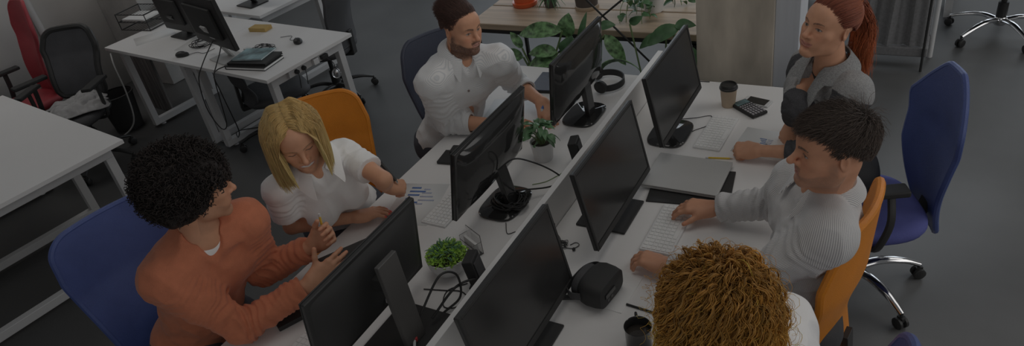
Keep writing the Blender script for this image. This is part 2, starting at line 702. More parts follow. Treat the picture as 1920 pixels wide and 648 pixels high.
def head_color(P, o, skin):
    """colours that belong to the face itself: lips, brows, lashes, eyes, beard"""
    x, y, z = P[:, 0], P[:, 1], P[:, 2]
    skin = np.asarray(skin, float)
    C = np.tile(skin, (len(P), 1))
    ax = np.abs(x)

    def blend(w, c):
        nonlocal C
        w = np.clip(w, 0, 1)[:, None]
        C = C * (1 - w) + np.asarray(c, float) * w
    front = y > 0.03
    # cheeks, nose tip, ears a little redder
    blend(0.28 * np.exp(-(((ax - 0.042) / 0.018) ** 2 + ((z + 0.03) / 0.018) ** 2)) * front, skin * A(1.05, 0.62, 0.58))
    blend(0.25 * np.exp(-((x / 0.012) ** 2 + ((z + 0.033) / 0.012) ** 2)) * front, skin * A(1.05, 0.68, 0.62))
    sml = o.get('smile', 0.0)
    mw = 0.025 + 0.006 * sml
    up = 0.006 * sml * (ax / 0.024) ** 2
    zm = -0.066 + up - 0.003 * sml
    tu = np.clip(1 - (ax / mw) ** 2, 0, 1)
    teeth = o.get('teeth', 0.0)
    hu = 0.0095 * tu ** 0.6 + 0.0005
    hl = 0.0140 * tu ** 0.6
    inl = front & (y > 0.07) & (ax < mw)
    lips = inl & (z < zm + hu) & (z > zm - hl)
    blend(lips * o.get('lipw', 0.75), o.get('lip', skin * A(0.85, 0.42, 0.42)))
    if teeth:
        te = inl & (z < zm + 0.0022 * tu) & (z > zm - (0.0052 * teeth) * tu) & (ax < mw * 0.86)
        blend(te * 1.0, (0.78, 0.74, 0.68))
    else:
        ml = inl & (np.abs(z - zm) < 0.0014)
        blend(ml * 0.7, skin * 0.25)
    # beard
    bd = o.get('beard', 0)
    if bd:
        bc = np.asarray(o['beardc'], float)
        jawl = sm(-z, 0.045 + 0.0, 0.062) * (y > -0.02) * sm(z, -0.16, -0.13)
        side = sm(ax, 0.052, 0.056) * (z < 0.0) * (z > -0.09) * sm(y, 0.000, 0.010) * (1 - sm(y, 0.014, 0.040)) * (1 - sm(z, -0.03, 0.0))
        mous = front * (y > 0.08) * (z < -0.047) * (z > -0.060) * (ax < 0.028)
        cheekcut = 1 - sm(z + 0.35 * (y - 0.02), -0.052, -0.042)
        w = np.clip(jawl * cheekcut + side + mous, 0, 1)
        w = w * (1 - lips) * (1 - ((ax < 0.014) & (z > -0.084) & (z < -0.076) & front) * 0.5)
        w = w * (0.88 + 0.22 * noise3(P * 420.0))
        blend(w * bd, bc)
    # brows
    bz = 0.0195 + 0.006 * np.sin(np.clip((ax - 0.012) / 0.036, 0, 1) * 2.4) - 0.002
    bt = o.get('browt', 0.0035) * (1 - 0.6 * sm(ax, 0.03, 0.05))
    br = front & (ax > 0.011) & (ax < 0.05) & (np.abs(z - bz) < bt)
    blend(br * (0.8 + 0.3 * noise3(P * 500.0)), o.get('brow', (0.05, 0.03, 0.02)))
    # eyes
    eo = o.get('eye', 1.0)
    dx = (ax - 0.0315) / 0.0145
    hh = np.clip(1 - dx * dx, 0, 1)
    zc = -0.0015
    upz = zc + (0.0062 * eo - 0.0035 * (1 - eo)) * hh
    loz = zc - 0.0048 * hh
    ine = front & (np.abs(dx) < 1)
    ball = ine & (z < upz) & (z > loz)
    blend(ball * 1.0, (0.42, 0.39, 0.37))
    gx = o.get('gaze', 0.0)
    ir = ball & (((ax - 0.0315 - gx * np.sign(x)) ** 2 + (z - zc - 0.0008) ** 2) < 0.0054 ** 2)
    blend(ir * 1.0, o.get('iris', (0.09, 0.05, 0.03)))
    lash = ine & (np.abs(z - upz) < 0.0014 + 0.0006 * (eo < 0.5))
    blend(lash * 0.92, (0.02, 0.012, 0.01))
    lo_ = ine & (np.abs(z - loz) < 0.0009)
    blend(lo_ * 0.4, skin * 0.4)
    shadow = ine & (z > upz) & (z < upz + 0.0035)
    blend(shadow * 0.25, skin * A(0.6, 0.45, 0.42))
    return C


def hand_prims(w, d, n, side, curls, thumb=(0.75, 0.65, -0.25), tcurl=0.35, hs=1.0, spread=0.07, splay=None):
    """w wrist, d towards the knuckles, n out of the back of the hand, side: unit vector towards the thumb"""
    w, d = A(*w), nrm(d)
    s = nrm(np.asarray(side, float) - d * (np.asarray(side, float) @ d))
    n0 = np.asarray(n, float)
    n = nrm(np.cross(s, d))
    if n @ n0 < 0:
        n = -n
    P = []
    tips = []
    for i, off in enumerate((1.5, 0.5, -0.5, -1.5)):
        o1 = off * 0.0190 * hs
        kx = (0.088, 0.091, 0.086, 0.078)[i] * hs
        kn = w + d * kx + s * o1 + n * (0.004 if i in (1, 2) else 0.001)
        P.append(cone(w + d * 0.006 * hs + s * o1 * 0.62, kn - n * 0.003, 0.0155 * hs, 0.0112 * hs, 0.018))
    P.append(ell(w + d * 0.045 * hs - n * 0.006, A(0.034, 0.036, 0.012) * hs, np.stack([s, d, n], 1), k=0.015))
    P.append(ell(w + d * 0.040 * hs - s * 0.022 * hs - n * 0.010, A(0.014, 0.028, 0.012) * hs, np.stack([s, d, n], 1), k=0.015))
    P.append(cone(w + d * 0.012 * hs + s * 0.016 * hs - n * 0.006, w + d * 0.05 * hs + s * 0.034 * hs - n * 0.012, 0.016 * hs, 0.0135 * hs, 0.016))
    for i, off in enumerate((1.5, 0.5, -0.5, -1.5)):
        o1 = off * 0.0190 * hs
        kx = (0.088, 0.091, 0.086, 0.078)[i] * hs
        kn = w + d * kx + s * o1 - n * 0.001
        L = (0.072, 0.080, 0.074, 0.058)[i] * hs
        c = curls[i]
        ang = 0.0
        yaw = off * spread + (splay[i] if splay else 0)
        fd = d * math.cos(yaw) + s * math.sin(yaw)
        p = kn
        rr = (0.0090, 0.0092, 0.0088, 0.0078)[i] * hs
        for j, fr in enumerate((0.45, 0.30, 0.25)):
            ang += c[j]
            v = fd * math.cos(ang) - n * math.sin(ang)
            q = p + v * L * fr
            r0, r1 = rr * (1.04, 0.96, 0.88)[j], rr * (0.96, 0.88, 0.76)[j]
            P.append(cone(p, q, r0, r1, 0.009 if j == 0 else 0.0035))
            p = q
        tips.append((p, v, rr, n * math.cos(ang) + fd * math.sin(ang)))
    tb = w + d * 0.046 * hs + s * 0.034 * hs - n * 0.010 * hs
    tv = nrm(d * thumb[0] + s * thumb[1] + n * thumb[2])
    p = tb
    P.append(cone(w + d * 0.02 * hs + s * 0.02 * hs - n * 0.006, tb, 0.0145 * hs, 0.0118 * hs, 0.012))
    for j, L in enumerate((0.036, 0.030)):
        q = p + tv * L * hs
        P.append(cone(p, q, (0.0112, 0.0100)[j] * hs, (0.0098, 0.0082)[j] * hs, 0.010 if j == 0 else 0.004))
        p = q
        tv = nrm(tv + tcurl * nrm(d - s * 0.8))
    tips.append((p, tv, 0.0095 * hs, nrm(n + 0.4 * s)))
    return P, tips


def head_frame(c, fwd, up=(0, 0, 1), s=1.0):
    f = nrm(fwd)
    u = np.asarray(up, float)
    u = nrm(u - f * (u @ f))
    x = np.cross(f, u)
    return np.stack([x, f, u], 1), np.asarray(c, float), s


def scale_prims(prims, s):
    out = []
    for p in prims:
        if p[0] == 'c':
            out.append(('c', p[1] * s, p[2] * s, p[3] * s, p[4] * s, p[5] * s, p[6]))
        else:
            out.append(('e', p[1] * s, p[2] * s, p[3], 0, p[5] * s, p[6]))
    return out


def arm_prims(S, E, W, sc=1.0, fem=0):
    q = 0.84 if fem else 1.0
    u = nrm(E - S)
    v = nrm(W - E)
    return [cone(S, S + (E - S) * 0.45, 0.052 * q * sc, 0.046 * q * sc, 0.06),
            cone(S + (E - S) * 0.45, E, 0.046 * q * sc, 0.038 * q * sc, 0.02),
            cone(E, E + (W - E) * 0.35, 0.039 * q * sc, 0.039 * q * sc, 0.015),
            cone(E + (W - E) * 0.35, W, 0.039 * q * sc, 0.0245 * q * sc, 0.015),
            cone(W - v * 0.03, W + v * 0.012, 0.025 * q * sc, 0.022 * q * sc, 0.012)]


def torso_prims(nb, SR, SL, PV, fem=0, sc=1.0, fwd=None):
    """neck base, shoulders, pelvis"""
    up = nrm(nb - PV)
    ac = nrm(SL - SR)
    f = nrm(np.cross(up, ac)) if fwd is None else nrm(A(*fwd))
    f = nrm(f - up * (f @ up))
    ac = nrm(np.cross(f, up)) * np.sign(np.cross(f, up) @ ac)
    q = (0.86 if fem else 1.0) * sc
    R = np.stack([ac, f, up], 1)
    L = np.linalg.norm(nb - PV)
    at = lambda t, df=0.0: PV + up * L * t + f * df
    P = [ell(at(0.06), A(0.172, 0.125, 0.12) * (sc if fem else sc), R, 0.05),
         ell(at(0.36, 0.01), A(0.138, 0.105, 0.16) * q, R, 0.06),
         ell(at(0.68, 0.005), A(0.158, 0.108, 0.17) * q, R, 0.06),
         ell(at(0.80, -0.02), A(0.15, 0.085, 0.10) * q, R, 0.05),
         cone(nb - up * 0.02, SR + (nb - SR) * 0.12 + up * 0.004, 0.055 * q, 0.05 * q, 0.05),
         cone(nb - up * 0.02, SL + (nb - SL) * 0.12 + up * 0.004, 0.055 * q, 0.05 * q, 0.05)]
    if fem:
        for sx in (-1, 1):
            P.append(ell(at(0.63, 0.085) + ac * sx * 0.068, A(0.062, 0.062, 0.06), R, 0.04))
    else:
        for sx in (-1, 1):
            P.append(ell(at(0.74, 0.065) + ac * sx * 0.07, A(0.075, 0.04, 0.06), R, 0.04))
    return P, R, at


def leg_prims(PV, ac, knees, ankles, q=1.0):
    P = []
    for sx, K, N in ((-1, knees[0], ankles[0]), (1, knees[1], ankles[1])):
        H = PV + ac * sx * 0.095
        P += [cone(H, K, 0.088 * q, 0.058 * q, 0.05), cone(K, K + (N - K) * 0.4, 0.056 * q, 0.054 * q, 0.02), cone(K + (N - K) * 0.4, N, 0.054 * q, 0.035 * q, 0.02)]
    return P


def feet_prims(ankles, fwd):
    P = []
    f = nrm(A(fwd[0], fwd[1], 0))
    for N in ankles:
        P += [cone(N + A(0, 0, -0.01), N + f * 0.09 + A(0, 0, -0.045), 0.036, 0.03, 0.02), cone(N + f * 0.05 + A(0, 0, -0.045), N + f * 0.16 + A(0, 0, -0.055), 0.034, 0.026, 0.02),
              ell(N - f * 0.03 + A(0, 0, -0.05), (0.033, 0.033, 0.03), None, 0.02)]
    return P


def skin_mesh(parts, colorf):
    """parts: list of (V,F) -> joined"""
    Vs, Fs, n = [], [], 0
    for V, F in parts:
        Vs.append(V)
        Fs.append(F + n)
        n += len(V)
    return np.concatenate(Vs), np.concatenate(Fs)


def cut_faces(V, F, boxes, m=0.006):
    if not len(F):
        return F
    c = V[F].mean(1)
    keep = np.ones(len(F), bool)
    for lo, hi in boxes:
        keep &= ~((c > np.asarray(lo) + m) & (c < np.asarray(hi) - m)).all(1)
    return F[keep]


def compact(V, F):
    u, inv = np.unique(F.ravel(), return_inverse=True)
    return V[u], inv.reshape(F.shape)


def link_mesh(name, V, F, m, parent=None, col=None, vec=None, origin=None, smooth=True):
    V = np.asarray(V, float)
    if origin is not None:
        V = V - np.asarray(origin, float)
    me = raw_mesh(name, V, F, smooth)
    me.materials.append(m)
    if col is not None and len(me.vertices) == len(col):
        set_col(me, col)
    if vec is not None and len(me.vertices) == len(vec):
        set_vec(me, vec, 'cloth')
    o = bpy.data.objects.new(name, me)
    COL.objects.link(o)
    if parent is not None:
        o.parent = parent
    elif origin is not None:
        o.location = tuple(origin)
    return o


def seg_dist(P, a, b):
    ab = b - a
    t = np.clip(((P - a) @ ab) / (ab @ ab), 0, 1)
    return np.linalg.norm(P - a - t[:, None] * ab, axis=1), t


def cloth_coord(V, tors, arms, mode):
    """stripe coordinate: 'v' stripes run along the limb, 'h' around it"""
    nb, PV, R = tors
    out = np.zeros((len(V), 3))
    L = V - PV
    a, f, u = L @ R[:, 0], L @ R[:, 1], L @ R[:, 2]
    out[:, 0] = np.arctan2(a, f) * 0.15 if mode == 'v' else u * 0.85 + f * 0.5
    best = np.full(len(V), 0.105)
    for (S, E, W) in arms:
        for (p, q) in ((S, E), (E, W)):
            d, t = seg_dist(V, p, q)
            ax = nrm(q - p)
            ref = nrm(np.cross(ax, R[:, 2] if abs(ax @ R[:, 2]) < 0.9 else R[:, 1]))
            r2 = np.cross(ax, ref)
            dv = V - p
            ang = np.arctan2(dv @ ref, dv @ r2)
            m = (d < best) & (d < 0.075)
            if (p is S):
                m &= t > 0.18
            best = np.where(m, d, best)
            val = ang * 0.055 if mode == 'v' else (dv @ ax) + (0.3 if p is E else 0)
            out[:, 0] = np.where(m, val, out[:, 0])
    return out


def folds(D, ax, S, amp=0.004, sc=22.0, arms=(), seed=0, armamp=0.004, wl=0.028, band=0.03):
    """cloth creases: ridged noise, plus rings of folds near elbows and armpits"""
    m, P = at_points(D, ax, band)
    A1 = noise3((P + seed) @ (np.diag([sc, sc, sc * 0.45]) @ S).T.astype(np.float32) if S is not None else (P + seed) * sc)
    A2 = noise3((P + seed + 3.3) * sc * 2.3)
    r = (1 - np.abs(A1) * 2.2) * amp + A2 * amp * 0.35
    for (a, b, strength, centre, width) in arms:
        d, t = seg_dist(P, a, b)
        ln = np.linalg.norm(b - a)
        w = np.exp(-((t - centre) / width) ** 2) * (d < 0.09)
        ph = t * ln / wl + 0.9 * noise3((P + seed) * 14.0) * 1.3
        r += strength * armamp * np.sin(2 * np.pi * ph) * w
    D[m] -= r.astype(np.float32)


def solve_elbow(S, W, pref, l1=0.29, l2=0.255):
    """elbow position from shoulder and wrist with the bend towards pref"""
    S, W = np.asarray(S, float), np.asarray(W, float)
    d = np.linalg.norm(W - S)
    k = (W - S) / d
    if d > (l1 + l2) * 0.995:
        sc = d / ((l1 + l2) * 0.995)
        l1, l2 = l1 * sc, l2 * sc
    a = (l1 ** 2 - l2 ** 2 + d * d) / (2 * d)
    hgt = math.sqrt(max(l1 ** 2 - a * a, 0))
    p = np.asarray(pref, float)
    p = nrm(p - k * (p @ k))
    return S + k * a + p * hgt


# hair -------------------------------------------------------------
def skull_pt(th, ph, r=1.0):
    """th from the crown down, ph azimuth from the front; skull ellipsoid in head space"""
    return np.stack([0.078 * r * np.sin(th) * np.sin(ph), -0.016 + 0.098 * r * np.sin(th) * np.cos(ph), 0.038 + 0.088 * r * np.cos(th)], -1)


def hair_object(name, parts, m, parent, M, t, s, origin):
    """parts: list of (V_local, F, C)"""
    Vs, Fs, Cs, n = [], [], [], 0
    for V, F, C in parts:
        Vs.append(V)
        Fs.append(F + n)
        Cs.append(C)
        n += len(V)
    V = np.concatenate(Vs) * s @ M.T + t
    return link_mesh(name, V, np.concatenate(Fs), m, parent, col=np.concatenate(Cs), origin=origin)


def strand_part(P, r, base, tip=None, var=0.25, sides=4, seed=0):
    g = np.random.default_rng(seed)
    V, F = tubes(P, r, sides)
    m, n = P.shape[:2]
    k = g.normal(1, var, (m, 1, 1)).clip(0.4, 1.9)
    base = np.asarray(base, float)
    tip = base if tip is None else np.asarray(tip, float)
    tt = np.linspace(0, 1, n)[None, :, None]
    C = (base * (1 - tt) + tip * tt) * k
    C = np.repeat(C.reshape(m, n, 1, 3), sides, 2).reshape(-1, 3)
    return V, F, C.clip(0, 1)


def cap_part(prims, h, col, amp=0.003, sc=60, lo=None, hi=None, seed=0.0, stretch=(1, 1, 1)):
    if lo is None:
        lo, hi = bounds(prims, 0.02)
    def post(D, ax):
        m, P = at_points(D, ax, 0.03)
        D[m] -= amp * noise3((P + seed) * sc * np.asarray(stretch, np.float32))
    V, F = mesh_prims(prims, lo, hi, h, post)
    C = np.tile(np.asarray(col, float), (len(V), 1))
    C *= (1 + 0.25 * noise3(V * 70 * np.asarray(stretch)))[:, None]
    return V, F, C.clip(0, 1)
HAIRLINE = [0.0]


def hair_limit(ph):
    d = np.degrees(np.abs((ph + np.pi) % (2 * np.pi) - np.pi))
    return np.radians((1 + HAIRLINE[0] * np.exp(-(d / 58) ** 4)) * np.interp(d, [0, 30, 48, 60, 74, 95, 115, 150, 180], [57, 61, 72, 90, 103, 98, 112, 126, 128]))


def scalp_cap(col, r=1.035, seed=0, low=1.0, n=26, m=72):
    ph = np.linspace(0, 2 * np.pi, m, endpoint=False)
    u = np.linspace(0, 1, n)
    lim = hair_limit(ph) * low
    th = u[:, None] * lim[None, :]
    rr = r - (r - 0.985) * u[:, None] ** 6
    G = skull_pt(th, np.broadcast_to(ph, th.shape), 1.0)
    c = A(0, -0.016, 0.038)
    G = c + (G - c) * rr[..., None]
    V = G.reshape(-1, 3)
    idx = np.arange(n * m).reshape(n, m)
    i2 = np.roll(idx, -1, axis=1)
    F = np.stack([idx[:-1], idx[1:], i2[1:], i2[:-1]], -1).reshape(-1, 4)
    C = np.tile(np.asarray(col, float), (len(V), 1)) * (1 + 0.2 * noise3(V * 90.0 + seed))[:, None]
    return V, F, C.clip(0, 1)


def roots(m, g, low=1.0, phr=(0, 2 * np.pi), thmin=0.0, r=1.0):
    out = np.zeros((0, 2))
    while len(out) < m:
        z = g.uniform(-1, 1, m * 2)
        th = np.arccos(z)
        ph = g.uniform(phr[0], phr[1], m * 2)
        k = (th < hair_limit(ph) * low) & (th >= thmin)
        out = np.concatenate([out, np.stack([th[k], ph[k]], 1)])
    out = out[:m]
    P = skull_pt(out[:, 0], out[:, 1], r)
    N = (P - A(0, -0.016, 0.038)) / A(0.078, 0.098, 0.088) ** 2
    N /= np.linalg.norm(N, axis=1, keepdims=True)
    return out, P, N


def grow_strands(P, d0, g, L, n, ramp, clear, jitter=0.0, rs=None, late=None):
    """walk each strand from root P along d0, bending to g, kept outside the skull"""
    m = len(P)
    rs = rs or np.random.default_rng(1)
    out = np.zeros((m, n, 3))
    p = P.copy()
    c = A(0, -0.016, 0.03)
    R = A(0.078, 0.098, 0.092)
    L = np.broadcast_to(np.asarray(L, float), (m,))
    clear = np.broadcast_to(np.asarray(clear, float), (m,))
    wob = rs.normal(0, 1, (m, 3)) * jitter
    for i in range(n):
        out[:, i] = p
        t = i / (n - 1)
        w = min(1.0, (t / ramp)) if ramp > 0 else 1
        d = d0 * (1 - w) + np.asarray(g, float) * w + wob * (0.3 + t)
        d /= np.linalg.norm(d, axis=1, keepdims=True) + 1e-9
        p = p + d * (L / (n - 1))[:, None]
        q = (p - c) / R
        k = np.linalg.norm(q, axis=1)
        need = 1 + (clear - 1) * min(1, t * 5 + 0.25)
        f = np.where((k < need), need / np.maximum(k, 1e-6), 1.0)
        p = c + (p - c) * f[:, None]
    return out


def curl(P, rad, wl, rs, rise=0.15):
    """wind the strands P (m,n,3) into ringlets"""
    m, n = P.shape[:2]
    T = np.gradient(P, axis=1)
    ln = np.linalg.norm(T, axis=2)
    T /= ln[..., None] + 1e-9
    s = np.cumsum(ln, axis=1)
    x = np.cross(T, A(0.3, 0.5, 0.8))
    x /= np.linalg.norm(x, axis=2, keepdims=True) + 1e-9
    y = np.cross(T, x)
    ph = rs.uniform(0, 6.28, (m, 1))
    w = wl * rs.uniform(0.75, 1.35, (m, 1))
    a = 2 * np.pi * s / w + ph
    r = rad * rs.uniform(0.5, 1.3, (m, 1)) * np.clip(np.linspace(0, 1, n) / rise, 0, 1)[None, :]
    return P + (r * np.cos(a))[..., None] * x + (r * np.sin(a))[..., None] * y


def taper(m, n, r0, r1=0.3, p=2.0):
    t = np.linspace(0, 1, n)
    return np.tile(r0 * (1 - (1 - r1) * t ** p), (m, 1))


def hair_afro(g, rs):
    col = A(0.0025, 0.0012, 0.0008)
    cen = A(0, -0.055, 0.034)
    prims = [ell(cen, (0.112, 0.110, 0.114), k=0.02), ell(cen + A(0, 0.070, 0.045), (0.092, 0.070, 0.055), k=0.04), ell(cen + A(0, -0.01, -0.070), (0.105, 0.095, 0.070), k=0.04),
             sub(ell((0, 0.110, -0.055), (0.085, 0.085, 0.090), k=0.01))]
    parts = [cap_part(prims, 0.005, col, amp=0.012, sc=45)]
    m = 6500
    d = rs.normal(0, 1, (m, 3))
    d /= np.linalg.norm(d, axis=1, keepdims=True)
    d = d[(d[:, 2] > -0.72)]
    P = cen + d * A(0.086, 0.084, 0.090)
    P[:, 2] += 0.012 * (d[:, 1] > 0)
    P[:, 1] += 0.045 * np.clip(d[:, 1], 0, 1) * np.clip(d[:, 2] + 0.35, 0, 1)
    k = ~((P[:, 1] > 0.012) & (P[:, 2] < 0.050))
    P, d = P[k], d[k]
    m = len(P)
    L = rs.uniform(0.035, 0.062, m)
    n = 15
    t = np.linspace(0, 1, n)
    dd = d + rs.normal(0, 0.35, d.shape)
    dd[:, 2] -= 0.15
    dd /= np.linalg.norm(dd, axis=1, keepdims=True)
    S = P[:, None, :] + dd[:, None, :] * (L[:, None] * t)[..., None]
    S[:, :, 2] -= 0.01 * t ** 2
    S = curl(S, 0.0055, 0.021, rs, 0.1)
    parts.append(strand_part(S, taper(m, n, 0.0020, 0.6), col, col * 1.6, 0.3, 4, 5))
    # longer twists hanging over the temple
    m = 240
    ph = rs.uniform(-2.0, 2.0, m)
    P = np.stack([0.094 * np.sin(ph), -0.005 + 0.086 * np.cos(ph), rs.uniform(0.045, 0.085, m)], 1)
    S = grow_strands(P, np.tile(A(0, 0.15, -0.3), (m, 1)) + P * 3, A(0, 0, -1), rs.uniform(0.035, 0.06, m), 16, 0.8, 1.16, 0.2, rs)
    S = curl(S, 0.006, 0.020, rs, 0.1)
    parts.append(strand_part(S, taper(m, 16, 0.0030, 0.6), col, col * 1.6, 0.3, 4, 6))
    return parts


def hair_curly(g, rs):
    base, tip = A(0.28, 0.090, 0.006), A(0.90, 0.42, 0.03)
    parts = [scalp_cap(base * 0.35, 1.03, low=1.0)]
    n = 44
    for (m, L0, L1, cl0, cl1, rr, wl, th, sd) in ((520, 0.24, 0.36, 1.08, 1.20, 0.0065, 0.062, 0.0030, 1), (460, 0.20, 0.34, 1.16, 1.30, 0.0080, 0.058, 0.0028, 2), (240, 0.16, 0.30, 1.24, 1.36, 0.0090, 0.050, 0.0024, 3)):
        q, P, N = roots(m, rs, low=0.97)
        L = rs.uniform(L0, L1, m)
        d0 = N * 0.6 + rs.normal(0, 0.18, (m, 3))
        S = grow_strands(P, d0, g, L, n, 0.30, rs.uniform(cl0, cl1, m), 0.07, rs)
        for k in range(3):
            Q = curl(S, rr, wl, np.random.default_rng(900 + sd), 0.22) + rs.normal(0, 1, (m, 1, 3)) * 0.0022
            Q = Q + rs.normal(0, 1, (m, 1, 3)) * (np.linspace(0, 1, n) ** 2)[None, :, None] * 0.003
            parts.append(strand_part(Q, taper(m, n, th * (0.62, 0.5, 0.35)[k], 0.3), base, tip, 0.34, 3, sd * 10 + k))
    m = 420
    q, P, N = roots(m, rs, low=0.97)
    S = grow_strands(P, N + rs.normal(0, 0.5, (m, 3)), g, rs.uniform(0.10, 0.28, m), 34, 0.4, rs.uniform(1.25, 1.5, m), 0.15, rs)
    S = curl(S, 0.010, 0.05, rs, 0.3)
    parts.append(strand_part(S, taper(m, 34, 0.0006, 0.6), base * 1.2, tip * 1.1, 0.3, 3, 77))
    return parts


def hair_straight(g, rs):
    base, tip = A(0.56, 0.33, 0.085), A(0.86, 0.58, 0.19)
    parts = [scalp_cap(base * 0.6, 1.018)]
    # a parting along the middle, hair falling to both sides
    m = 13000
    q, P, N = roots(m, rs, low=0.98)
    xs = rs.uniform(-0.010, 0.010, 2200)
    th = rs.uniform(-0.85, 1.2, 2200)
    P[:2200] = np.stack([xs, -0.016 - 0.100 * np.sin(th), 0.038 + 0.090 * np.cos(th)], 1)
    sx = np.where(P[:, 0] > 0.0, 1.0, -1.0)
    d0 = np.stack([sx * 1.0, 0.10 - 2.2 * np.abs(P[:, 0]), np.full(m, 0.12)], 1)
    front = (P[:, 1] > 0.03)
    d0[:, 1] += front * 0.35
    L = 0.225 - 0.75 * np.clip(0.06 - P[:, 2], 0, 0.1) + rs.uniform(-0.018, 0.018, m)
    gl = np.tile(np.asarray(g, float), (m, 1))
    S = grow_strands(P, d0, gl * 1.0 + A(0, 0.02, 0), L, 26, 0.22, rs.uniform(1.10, 1.24, m), 0.035, rs)
    t = np.linspace(0, 1, 26)
    # the ends turn in, and the curtain stays clear of the face
    lim = np.interp(S[:, :, 2], [-0.2, -0.05, 0.03, 0.075, 0.095], [0.080, 0.078, 0.074, 0.050, 0.0])
    inface = (np.abs(S[:, :, 0]) < lim) & (S[:, :, 1] > 0.02)
    push = (lim - np.abs(S[:, :, 0])) * inface * sm(S[:, :, 1], 0.02, 0.05)
    S[:, :, 0] += push * sx[:, None]
    S[:, :, 0] -= sx[:, None] * 0.016 * (t ** 4)[None, :]
    parts.append(strand_part(S, taper(m, 26, 0.00085, 0.5), base, tip, 0.20, 3, 11))
    return parts


def hair_ponytail(g, rs):
    base, tip = A(0.17, 0.022, 0.008), A(0.56, 0.095, 0.014)
    HAIRLINE[0] = 0.14
    parts = [scalp_cap(base * 0.8, 1.03)]
    K = A(0, -0.122, 0.070)
    m = 6000
    q, P, N = roots(m, rs, low=0.99, r=1.02)
    n = 18
    t = np.linspace(0, 1, n)[None, :, None]
    c = A(0, -0.016, 0.038)
    a = P - c
    b = K - c
    S = a[:, None, :] * (1 - t) + b * t
    rad = np.linalg.norm(S / A(0.078, 0.098, 0.088), axis=2, keepdims=True)
    tgt = rs.uniform(1.05, 1.10, (m, 1, 1)) * (1 - t) ** 0.4 + 1.12 * (1 - (1 - t) ** 0.4)
    S = c + S / rad * np.maximum(tgt, 0) * (1 - t ** 6) + t ** 6 * (K + 0)
    parts.append(strand_part(S, taper(m, n, 0.0009, 0.8), base, tip * 0.7, 0.25, 3, 21))
    HAIRLINE[0] = 0.0
    m = 2600
    n = 30
    P = K + rs.normal(0, 0.009, (m, 3))
    t = np.linspace(0, 1, n)
    L = rs.uniform(0.17, 0.31, m)
    gv = np.asarray(g, float)
    off = rs.normal(0, 1, (m, 3)) * A(0.015, 0.011, 0.008)
    S = P[:, None, :] + (np.outer(L, np.clip(t * 1.15 - 0.1, 0, 1)))[..., None] * gv
    S = S + (A(0, -1, 0.35) * 0.040)[None, None, :] * np.sin(np.clip(t * 2.4, 0, 1.57))[None, :, None]
    S = S + off[:, None, :] * np.sin(np.clip(t * 1.9, 0, 2.6))[None, :, None] * 1.1
    S = S + (np.sin(t * 9 + 1)[None, :, None] * A(0.3, 1, 0) * 0.006)
    S = curl(S, 0.004, 0.11, rs, 0.4)
    parts.append(strand_part(S, taper(m, n, 0.0010, 0.3), base * 1.1, tip * 1.1, 0.32, 3, 22))
    mb = MB()
    mb.lathe(K + A(0, -0.004, 0.0), [(0.014, -0.008), (0.018, -0.006), (0.019, 0), (0.018, 0.006), (0.014, 0.008)], 20, axis=(0, -1, 0.3))
    V = np.concatenate(mb.V)
    parts.append((V, np.concatenate(mb.Q), np.tile([0.12, 0.012, 0.012], (len(V), 1))))
    return parts


def hair_short(g, rs, base, tip, line=0.0, updo=(0.045, 0.085), top=(0.045, 0.085), side=(0.012, 0.022), fringe=0.0, back=0.0, lift=0.5, m=3600, whorl=(0.012, -0.075, 0.115), thick=0.0016, vol=1.16, wav=0.004):
    base, tip = np.asarray(base, float), np.asarray(tip, float)
    HAIRLINE[0] = line
    parts = [scalp_cap(base * 0.7, 1.018)]
    q, P, N = roots(m, rs, low=0.99)
    W = np.asarray(whorl, float)
    away = P - W
    away -= N * (away * N).sum(1, keepdims=True)
    wd = np.linalg.norm(away, axis=1, keepdims=True)
    away /= wd + 1e-6
    away += np.exp(-(wd / 0.022) ** 2) * rs.normal(0, 0.8, (m, 3))
    up = sm(P[:, 2], *updo)
    L = (side[0] + (side[1] - side[0]) * rs.random(m)) * (1 - up) + (top[0] + (top[1] - top[0]) * rs.random(m)) * up
    if back:
        d = np.stack([0.25 * np.sign(P[:, 0]) * (1 - up), np.full(m, -1.0) * up - 0.3, 0.35 * up - 0.8 * (1 - up)], 1)
    else:
        d = away + np.stack([np.zeros(m), up * fringe, np.zeros(m)], 1)
        d[:, 2] -= (1 - up) * 0.8
    d0 = d + N * lift + rs.normal(0, 0.16, (m, 3))
    d1 = d + A(0, 0, -0.5) + N * 0.05
    S = grow_strands(P, d0, d1, L, 14, 0.9, rs.uniform(1.04, 1.05, m) + up * (vol - 1.05) * rs.uniform(0.5, 1, m), 0.10, rs)
    if wav:
        S = curl(S, wav, 0.07, rs, 0.4)
    parts.append(strand_part(S, taper(m, 14, thick, 0.25), base, tip, 0.28, 3, 31))
    HAIRLINE[0] = 0.0
    return parts


def local_plane(D, ax, o, d, rad, depth):
    """cut off what lies beyond the plane at o, within radius rad"""
    m, P = at_points(D, ax, 0.12)
    v = P - o
    s = v @ d
    r = np.linalg.norm(v - s[:, None] * d, axis=1)
    k = (r < rad) & (s < depth) & (s > -0.05)
    val = D[m]
    val[k] = np.maximum(val[k], s[k])
    D[m] = val


def surf_point(prims, o, d, h=0.006, reach=0.3):
    """first surface of prims met walking from o + d*reach back to o"""
    for t in np.arange(reach, 0, -0.004):
        p = o + d * t
        D, _, _ = evaluate(prims, p - 0.002, p + 0.004, 0.004)
        if D[0, 0, 0] < 0:
            return p
    return o


